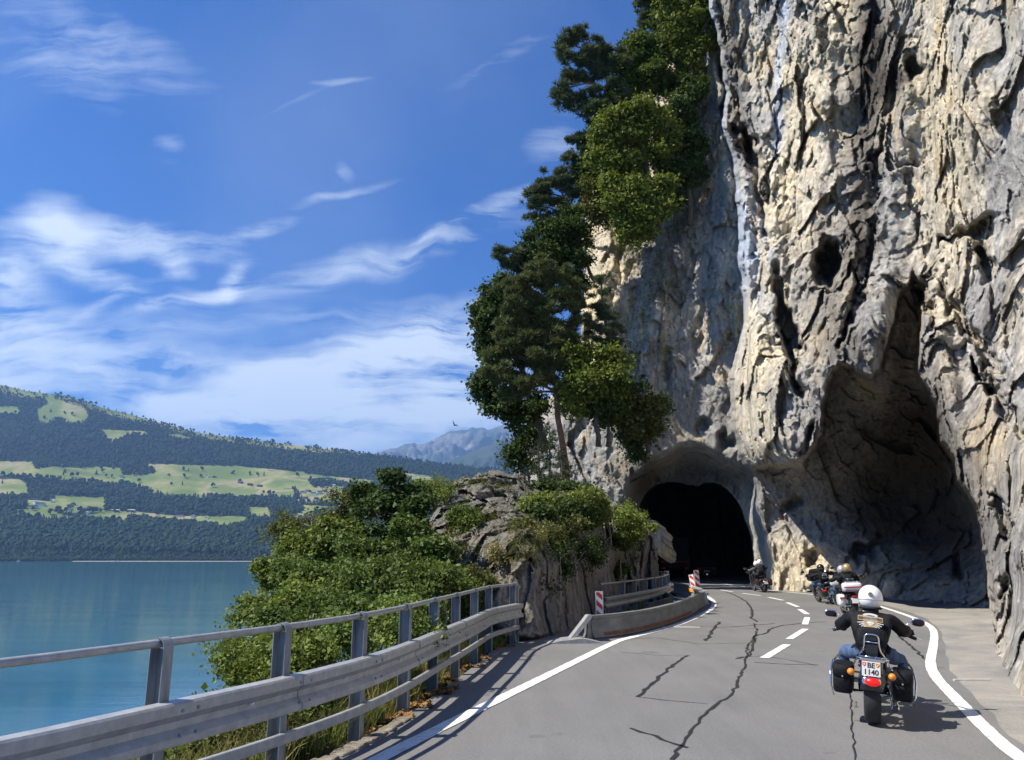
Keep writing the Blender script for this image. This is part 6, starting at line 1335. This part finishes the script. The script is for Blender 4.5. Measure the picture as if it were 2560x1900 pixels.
def round_patch(e, chest, hy):
    mb = MB(); mb.prism([(.085 * math.sin(a) * 1.0, .075 * math.cos(a) - (.02 if math.cos(a) < 0 else 0)) for a in np.linspace(0, 2 * math.pi, 20, endpoint=False)], 'y', -.006, .003); r = mb.build('back_patch', mat('patch_pale', (.36, .35, .34), .8), e, loc=(chest.x, chest.y - .148, chest.z + .03), rot=(-.1, 0, 0))
    mb = MB(); mb.prism([(-.055, .04), (.055, .04), (.05, -.02), (0, -.065), (-.05, -.02)], 'y', -.008, -.006); mb.build('shield', M['leather'], r)
    mb = MB(); mb.prism([(-.06, .01), (.06, .01), (.06, -.012), (-.06, -.012)], 'y', -.0095, -.008); mb.build('bar', mat('patch_mid', (.3, .28, .26), .8), r)
# ------------------------------------------------------------------ motorcycles
def wheel(e, y, r, w, name='wheel', fat=True):
    n = empty(name, (0, y, r)); n.parent = e
    for k in ('label', 'category'): 
        if k in n: del n[k]
    mb = MB(); h = w / 2; prof = [(r - .09, -h * .75), (r - .05, -h), (r - .018, -h * .92), (r - .004, -h * .55), (r, 0), (r - .004, h * .55), (r - .018, h * .92), (r - .05, h), (r - .09, h * .75)]; mb.lathe(prof, (0, 0, 0), 'x', 36); mb.build('tyre', M['rubber'], n, smooth=True)
    mb = MB(); mb.lathe([(r - .10, -h * .7), (r - .085, -h * .7), (r - .085, h * .7), (r - .10, h * .7)], (0, 0, 0), 'x', 36)
    for k in range(9):
        a = 2 * math.pi * k / 9; mb.tube([(0, .03 * math.cos(a), .03 * math.sin(a)), (0, (r - .09) * math.cos(a), (r - .09) * math.sin(a))], .010, 5)
    mb.cyl((-h * .9, 0, 0), (h * .9, 0, 0), .045, 14); mb.build('rim', M['chrome'], n); return n
def plate(e, loc, s=1.0, rows=('BE', '1140'), tilt=-.18):
    pm = mat('plate_white', (.60, .59, .57), .5); mb = MB(); mb.box((0, 0, 0), (.20 * s, .006, .165 * s)); p = mb.build('number_plate', pm, e, loc=loc, rot=(tilt, 0, 0)); bk = mat('plate_black', (.015, .015, .015), .5)
    if rows:
        o = link('lettering', text_mesh(rows[0], .080 * s, .0022), bk, p, loc=(.0, -.0042, .036 * s), rot=(math.pi / 2, 0, 0)); o = link('lettering', text_mesh(rows[1], .082 * s, .0022), bk, p, loc=(0, -.0042, -.040 * s), rot=(math.pi / 2, 0, 0))
        mb = MB(); mb.prism([(-.086, .062), (-.050, .062), (-.050, .035), (-.068, .018), (-.086, .035)], 'y', -.0050, -.003); a = mb.build('shield', mat('swiss_red', (.60, .03, .03), .5), p)
        mb = MB(); mb.prism([(-.071, .055), (-.065, .055), (-.065, .030), (-.071, .030)], 'y', -.0062, -.005); mb.prism([(-.079, .046), (-.057, .046), (-.057, .040), (-.079, .040)], 'y', -.0066, -.0052); mb.build('cross', pm, a)
        mb = MB(); mb.prism([(.050, .062), (.086, .062), (.086, .035), (.068, .018), (.050, .035)], 'y', -.0050, -.003); a = mb.build('shield', mat('canton_red', (.45, .10, .03), .5), p)
        mb = MB(); mb.prism([(.050, .024), (.058, .024), (.086, .056), (.086, .062), (.076, .062), (.050, .034)], 'y', -.0060, -.005); mb.build('band', mat('canton_yellow', (.68, .48, .08), .5), a)
    return p
def motorcycle(loc, rot, label, style='cruiser', paint='black', lit=True, grip_z=1.02, case_col=None, grips_w=.42, twidth=.17):
    e = empty('motorcycle', loc, rot, label, 'motorcycle', 'motorcycles riding in a column toward the tunnel')
    wheel(e, 0, .325, twidth); wheel(e, 1.62, .33, .12)
    P_ = M[paint]
    # rear fender: arc band over the tyre
    def fender(y, r, w, a0, a1, n=14, nm='fender'):
        mb = MB(); hw = w / 2; vs = []
        for i in range(n + 1):
            a = a0 + (a1 - a0) * i / n; c, s = math.cos(a), math.sin(a)
            for u, dr in ((-hw, -.05), (-hw, -.012), (-hw * .6, .012), (0, .02), (hw * .6, .012), (hw, -.012), (hw, -.05)): vs.append((u, y + (r + dr) * c, .33 + (r + dr) * s))
        fs = [(i * 7 + k, i * 7 + k + 1, (i + 1) * 7 + k + 1, (i + 1) * 7 + k) for i in range(n) for k in range(6)]; mb.add(vs, fs); o = mb.build(nm, P_, e, smooth=True)
        md = o.modifiers.new('t', 'SOLIDIFY'); md.thickness = .006; return o
    rf = fender(0, .365, twidth + .06, math.radians(169), math.radians(40)); fender(1.62, .365, .16, math.radians(170), math.radians(20))
    # frame, swing arm, engine
    mb = MB()
    for s in (-1, 1):
        mb.tube([(s * .12, 0, .33), (s * .15, .42, .38), (s * .14, .60, .45)], .022, 8); mb.tube([(s * .10, .60, .24), (s * .12, 1.05, .22), (s * .08, 1.20, .55), (s * .03, 1.32, .84)], .018, 8); mb.tube([(s * .13, .05, .60), (s * .13, .45, .66), (s * .06, .85, .80)], .020, 8)
    mb.build('frame', M['black'], e, smooth=True)
    mb = MB(); mb.rbox((0, .85, .36), (.30, .46, .30)); mb.tube([(0, .78, .45), (0, .70, .72)], .085, 12); mb.tube([(0, .92, .45), (0, 1.03, .70)], .085, 12)
    for k in range(6):
        mb.box((0, .77 - .013 * k, .52 + .035 * k), (.22, .20, .010)); mb.box((0, .94 + .016 * k, .52 + .035 * k), (.22, .20, .010))
    mb.rbox((.17, .84, .40), (.10, .40, .22)); mb.build('engine', M['steel_dull'], e, smooth=False)
    mb = MB(); mb.rbox((0, 1.02, .80), (.30, .52, .24), e=.75); mb.build('fuel_tank', P_, e, smooth=True)
    mb = MB(); mb.rbox((0, .60, .71), (.34, .44, .12), e=.6); mb.rbox((0, .24, .77), (.26, .36, .10), e=.6); mb.build('seat', M['leather'], e, smooth=True)
    # fork, headlight, bars, mirrors
    mb = MB()
    for s in (-1, 1): mb.tube([(s * .10, 1.62, .33), (s * .10, 1.42, .74), (s * .09, 1.30, .98)], .024, 8)
    mb.build('fork', M['chrome'], e, smooth=True)
    mb = MB(); mb.ell((0, 1.50, .88), (.10, .10, .10)); mb.build('headlight', M['chrome'], e, smooth=True)
    gw = grips_w; mb = MB(); mb.tube(smooth3([(-gw - .10, .93, grip_z - .035), (-gw, .98, grip_z), (-gw * .62, 1.14, grip_z + .07), (-.08, 1.26, grip_z - .02), (.08, 1.26, grip_z - .02), (gw * .62, 1.14, grip_z + .07), (gw, .98, grip_z), (gw + .10, .93, grip_z - .035)]), .014, 8); hb = mb.build('handlebar', M['chrome'], e, smooth=True)
    for s in (-1, 1):
        mb = MB(); mb.tube([(s * (gw - .02), .99, grip_z), (s * (gw + .11), .93, grip_z - .038)], .021, 8); mb.build('grip', M['rubber'], hb, smooth=True)
        mb = MB(); mb.tube([(s * (gw - .04), 1.05, grip_z), (s * (gw + .06), 1.06, grip_z - .01), (s * (gw + .17), 1.03, grip_z - .05)], .007, 6); mb.build('lever', M['chrome'], hb, smooth=True)
        mb = MB(); mb.tube([(s * (gw - .06), 1.03, grip_z), (s * (gw + .02), 1.06, grip_z + .12), (s * (gw + .07), 1.06, grip_z + .15)], .007, 6); mr = mb.build('mirror', M['chrome'], e, smooth=True)
        mb = MB(); mb.rbox((s * (gw + .14), 1.06, grip_z + .15), (.155, .045, .095), e=.6); mb.build('mirror_shell', M['chrome'], mr, smooth=True)
        mb = MB(); mb.rbox((s * (gw + .145), 1.045, grip_z + .15), (.130, .030, .075), e=.6); mb.build('mirror_glass', mat('mirror_dark', (.03, .015, .018), .05, .4), mr, smooth=True)
    # exhausts, footboards, axle nuts
    for z_, s in ((.20, 1), (.31, 1)) if style == 'cruiser' else ((.22, 1), (.22, -1)):
        mb = MB(); mb.tube([(s * .15, .95, z_ + .08), (s * .20, .60, z_), (s * .225, .05, z_), (s * .228, -.10, z_ + .004)], [.028, .040, .045, .040], 12); ex = mb.build('exhaust', M['chrome'], e, smooth=True)
        mb = MB(); mb.cyl((s * .228, -.098, z_ + .004), (s * .228, -.108, z_ + .004), .032, 12); mb.build('exhaust_tip', M['black'], ex)
    for s in (-1, 1):
        mb = MB(); mb.box((s * .25, 1.05, .30), (.13, .30, .025)); mb.build('footboard', M['rubber'], e)
    mb = MB(); mb.cyl((-.20, 0, .325), (.16, 0, .325), .020, 10); mb.tube([(-.17, -.02, .20), (-.19, .10, .13), (-.17, .30, .10)], .012, 6); mb.build('axle', M['chrome'], e, smooth=True)
    # rear lamp, indicators
    lampm = M['tail_lit'] if lit else M['tail']
    if style == 'cruiser':
        mb = MB(); mb.rbox((0, -.375, .505), (.20, .10, .09), e=.6); lb = mb.build('tail_light_housing', M['chrome'], e, smooth=True); mb = MB(); mb.ell((.012, -.42, .500), (.080, .045, .046)); mb.build('tail_light', M['tail_lit'], e, smooth=True)
        mb = MB(); mb.cyl((-.20, -.34, .575), (.20, -.34, .575), .010, 8); ib = mb.build('indicator_bar', M['black'], e, smooth=True)
        for s in (-1, 1):
            mb = MB(); mb.ell((s * .205, -.355, .572), (.040, .045, .038)); mb.build('indicator', M['amber'], e, smooth=True)
        plate(e, (0, -.42, .635), .92)
        mb = MB(); mb.prism([(-.115, .715), (.13, .710), (.145, .735), (-.10, .74)], 'y', -.40, -.30); mb.build('plate_hood', M['chrome'], e)
        # luggage rack
        mb = MB(); mb.tube([(-.15, -.02, .725), (-.15, -.30, .730), (-.11, -.36, .732), (.13, -.36, .732), (.17, -.30, .730), (.17, -.02, .725)], .009, 8)
        for x in (-.09, -.03, .03, .09): mb.tube([(x, -.02, .728), (x + .015, -.36, .735)], .0065, 6)
        mb.tube([(-.15, -.15, .728), (.17, -.15, .728)], .007, 6); mb.build('luggage_rack', M['chrome'], e, smooth=True)
        # sissy bar and pad
        mb = MB(); mb.tube(smooth3([(-.20, .02, .60), (-.14, -.04, .72), (-.080, -.10, .80), (-.075, -.12, .93), (-.060, -.125, .965), (0, -.128, .975), (.060, -.125, .965), (.075, -.12, .93), (.080, -.10, .80), (.14, -.04, .72), (.20, .02, .60)]), .010, 8); mb.tube([(-.075, -.11, .885), (.075, -.11, .885)], .009, 6); sb = mb.build('sissy_bar', M['chrome'], e, smooth=True)
        mb = MB(); mb.prism([(-.062, .70), (.062, .70), (.062, .86), (-.062, .86)], 'y', -.105, -.095); mb.prism([(-.055, .905), (.055, .905), (.05, .955), (-.05, .955)], 'y', -.12, -.112); mb.build('sissy_plate', M['black'], sb)
        mb = MB(); mb.rbox((0, -.055, .925), (.315, .085, .24), R=Matrix.Rotation(-.12, 3, 'X'), e=.55); mb.build('backrest', M['leather'], e, smooth=True)
        # leather saddlebags with lid, buckle, guard bar
        for s in (-1, 1):
            n = empty('saddlebag', (s * .305, .08, .45)); n.parent = e
            mb = MB(); mb.rbox((0, 0, -.03), (.215, .46, .27), e=.38); mb.build('bag_body', M['leather'], n, smooth=True)
            mb = MB(); mb.rbox((0, -.008, .085), (.225, .475, .16), e=.38); mb.build('bag_lid', M['leather'], n, smooth=True)
            mb = MB(); mb.cyl((0, -.245, .035), (0, -.252, .035), .010, 8); mb.build('stud', M['chrome'], n)
            if s > 0:
                mb = MB(); mb.prism([(-.11, .155), (.02, .150), (.05, .115), (-.09, .135)], 'y', -.16, .05); mb.build('bag_edge', M['white_gloss'], n)
            mb = MB(); mb.tube([(s * .05, .22, .22), (s * .115, .05, .16), (s * .135, -.10, .05), (s * .125, -.15, -.10), (s * .10, -.10, -.20)], .011, 8); mb.build('guard_bar', M['chrome'], n, smooth=True)
    else:
        cc = M[case_col or paint]
        for s in (-1, 1):
            mb = MB(); mb.rbox((s * .32, .10, .50), (.22, .56, .36), e=.5); n = mb.build('side_case', cc, e, smooth=True)
            mb = MB(); mb.box((s * .32, -.185, .57), (.15, .015, .05)); mb.build('case_light', M['tail_lit'] if lit and s < 0 else M['tail'], n)
        plate(e, (0, -.38, .50), .95, None)
        mb = MB(); mb.rbox((0, -.36, .62), (.16, .06, .05), e=.5); mb.build('tail_light', M['tail_lit'] if lit else M['tail'], e, smooth=True)
        # batwing fairing and screen
        mb = MB(); mb.rbox((0, 1.42, 1.00), (.74, .26, .34), e=.7); mb.build('fairing', cc, e, smooth=True)
        mb = MB(); mb.prism([(-.28, 1.10), (.28, 1.10), (.18, 1.32), (-.18, 1.32)], 'y', 1.45, 1.456); gm = mat('screen_glass', (.05, .06, .07), .05); bsdf(gm).inputs['Transmission Weight'].default_value = .6; mb.build('windscreen', gm, e)
        for s in (-1, 1):
            mb = MB(); mb.tube(smooth3([(s * .10, 1.08, .62), (s * .34, 1.12, .56), (s * .36, 1.14, .34), (s * .12, 1.10, .20)]), .016, 8); mb.build('crash_bar', M['chrome'], e, smooth=True)
    if style == 'tourer':
        mb = MB(); mb.rbox((0, -.12, .90), (.58, .42, .26), e=.45); t = mb.build('top_case', cc, e, smooth=True)
        mb = MB(); mb.box((0, -.335, .895), (.54, .02, .035)); mb.build('case_light_strip', M['tail'], t)
        mb = MB(); mb.rbox((0, -.12, .80), (.56, .41, .10), e=.45); mb.build('case_base', M['steel_dull'], t, smooth=True)
        mb = MB(); mb.rbox((0, -.02, 1.03), (.46, .30, .10), e=.6); mb.build('lid', M['black'], t, smooth=True)
        mb = MB()
        for x in (-.17, -.06, .06, .17): mb.tube([(x, -.26, 1.045), (x * .8, .02, 1.13)], .008, 6)
        mb.tube([(-.24, -.27, 1.04), (-.17, -.26, 1.05), (.17, -.26, 1.05), (.24, -.27, 1.04)], .010, 6); mb.tube([(-.14, .02, 1.13), (.14, .02, 1.13)], .010, 6); mb.build('rack', M['chrome'], t, smooth=True)
    return e
def smooth3(pts, it=2):
    pts = [Vector(p) for p in pts]
    for _ in range(it):
        q = [pts[0]]
        for a, b in zip(pts[:-1], pts[1:]): q += [a.lerp(b, .25), a.lerp(b, .75)]
        q.append(pts[-1]); pts = q
    return pts
R_ = math.radians
# nearest machine and rider
g = G(2183, 1810); rot = (0, R_(4.5), R_(-26)); motorcycle((g.x, g.y, .006), rot, 'black cruiser with round leather saddlebags and plate BE 1140, nearest the camera', 'cruiser', grip_z=.92, grips_w=.36)
rider((g.x, g.y, .006), rot, 'rider in white helmet and black leather jacket with winged shield patch on the nearest motorcycle', hips=(-.02, .42, .74), grips=((-.41, .97, .93), (.41, .97, .93)), feet=((-.30, .98, .34), (.30, .62, .38)), helmet='white', tall=.98, patch=back_patch, width=1.25, knees=.34, elbow=.06, kneez=.64)
# third machine: white tourer, partly hidden
g3 = at(2137, 1540, 24.6); g3.z = 0; rot3 = (0, R_(-2), R_(-12)); motorcycle((g3.x, g3.y, .006), rot3, 'white touring motorcycle with top case partly hidden by the nearest rider', 'tourer', 'black', lit=False, case_col='white_paint', grip_z=1.03)
rider((g3.x, g3.y, .006), rot3, 'rider with silver helmet on the white touring motorcycle', hips=(-.05, .72, .82), grips=((-.40, 1.05, 1.04), (.40, 1.05, 1.04)), helmet='silver', tall=.92)
rider((g3.x, g3.y, .006), rot3, 'pillion passenger with gold and black helmet behind the silver helmeted rider', hips=(.02, .22, .90), grips=((-.18, .62, 1.0), (.18, .62, 1.0)), feet=((-.30, .70, .42), (.30, .70, .42)), trousers='cloth_black', helmet='gold', tall=.88)
# second machine: black bagger leaning left
g2 = G(2086, 1511); rot2 = (0, R_(-8), R_(-2)); motorcycle((g2.x, g2.y, .006), rot2, 'black touring motorcycle leaning left with a lit red light, ahead of the white one', 'bagger', 'black', lit=True, grip_z=1.12, grips_w=.46)
rider((g2.x, g2.y, .006), rot2, 'rider in black helmet with arms spread wide and a round pale back patch', hips=(.0, .48, .80), grips=((-.50, .96, 1.12), (.50, .96, 1.12)), helmet='black', patch=round_patch, tall=.92, width=1.08, elbow=.16)
# first machine near the tunnel with pillion
g1 = G(1912, 1481); rot1 = (0, R_(-2), R_(0)); motorcycle((g1.x, g1.y, .006), rot1, 'dark touring motorcycle farthest ahead beside the sunlit cliff foot', 'bagger', 'black', lit=False)
rider((g1.x, g1.y, .006), rot1, 'rider in white helmet and grey sleeves on the farthest motorcycle', hips=(-.02, .74, .82), grips=((-.42, 1.02, 1.02), (.42, 1.02, 1.02)), jacket='grey_cloth', trousers='cloth_black', helmet='white', tall=.95)
rider((g1.x, g1.y, .006), rot1, 'pillion passenger in white helmet with an orange collar on the farthest motorcycle', hips=(0, .24, .92), grips=((-.18, .66, 1.02), (.18, .66, 1.02)), feet=((-.30, .70, .42), (.30, .70, .42)), jacket='cloth_black', trousers='cloth_black', helmet='white', collar='orange_cloth', tall=.92)
# ------------------------------------------------------------------ vehicles inside the dark tunnel
def tunnel_vehicles():
    dm = mat('dark_truck_paint', (.008, .004, .004), .8); rl = emis('dim_tail_light', (.6, .02, .015), .022, (.05, .004, .004)); wl = emis('dim_lamp', (1, .8, .75), .12)
    p = at(1690, 1440, 62); e = empty('lorry', (p.x, 62, 0), (0, 0, .05), 'dark lorry with red trim just inside the left of the tunnel', 'lorry')
    mb = MB(); mb.box((0, 2.8, 2.0), (2.3, 5.4, 2.3)); mb.build('box_body', dm, e); mb = MB(); mb.rbox((0, 6.4, 1.55), (2.2, 1.7, 2.0), e=.3); mb.build('cab', dm, e, smooth=True)
    mb = MB(); mb.box((0, .06, 1.35), (2.2, .06, .06)); mb.build('red_trim', rl, e)
    for s in (-1, 1):
        for y in (1.2, 6.2):
            mb = MB(); mb.lathe([(.2, -.14), (.46, -.14), (.48, 0), (.46, .14), (.2, .14)], (s * 1.0, y, .48), 'x', 20); mb.build('wheel', M['rubber'], e, smooth=True)
        mb = MB(); mb.box((s * .9, .05, .85), (.2, .05, .12)); mb.build('tail_light', rl, e)
    p = at(1768, 1440, 66); e = empty('car', (p.x, 66, 0), (0, 0, 0), 'dark car with dim red tail lights deep in the tunnel', 'car')
    mb = MB(); mb.prism([(0, .35), (0, .85), (.5, .95), (1.1, 1.42), (2.6, 1.45), (3.4, .98), (4.3, .85), (4.4, .35)], 'x', -.85, .85); mb.build('body', mat('dark_car_paint', (.02, .02, .025), .3, 0, .5, .5), e)
    for s in (-1, 1):
        mb = MB(); mb.box((s * .55, -.02, .80), (.42, .05, .07)); mb.build('tail_light', rl, e)
        for y in (.8, 3.4):
            mb = MB(); mb.lathe([(.15, -.1), (.30, -.1), (.32, 0), (.30, .1), (.15, .1)], (s * .78, y, .32), 'x', 20); mb.build('wheel', M['rubber'], e, smooth=True)
    mb = MB(); mb.box((0, -.02, .55), (.5, .03, .12)); mb.build('number_plate', M['white_gloss'], e); mb = MB(); mb.ell((0, -.02, .30), (.07, .03, .07)); mb.build('rear_lamp', wl, e, smooth=True)
tunnel_vehicles()
# ------------------------------------------------------------------ haze
def build_haze():
    m = bpy.data.materials.new('haze_air'); m.use_nodes = True; T = m.node_tree; T.nodes.clear()
    o = T.nodes.new('ShaderNodeOutputMaterial'); p = T.nodes.new('ShaderNodeVolumePrincipled'); T.links.new(p.outputs[0], o.inputs['Volume'])
    p.inputs['Color'].default_value = (.30, .55, 1.0, 1); p.inputs['Density'].default_value = HAZE; p.inputs['Anisotropy'].default_value = .2
    mb = MB(); mb.box((0, 6000, 1235), (40000, 36000, 2530)); ob = mb.build('haze', m); tag(ob, 'thin blue haze over the valley', None, None, 'stuff')
HAZE = 6.0e-5
build_haze()
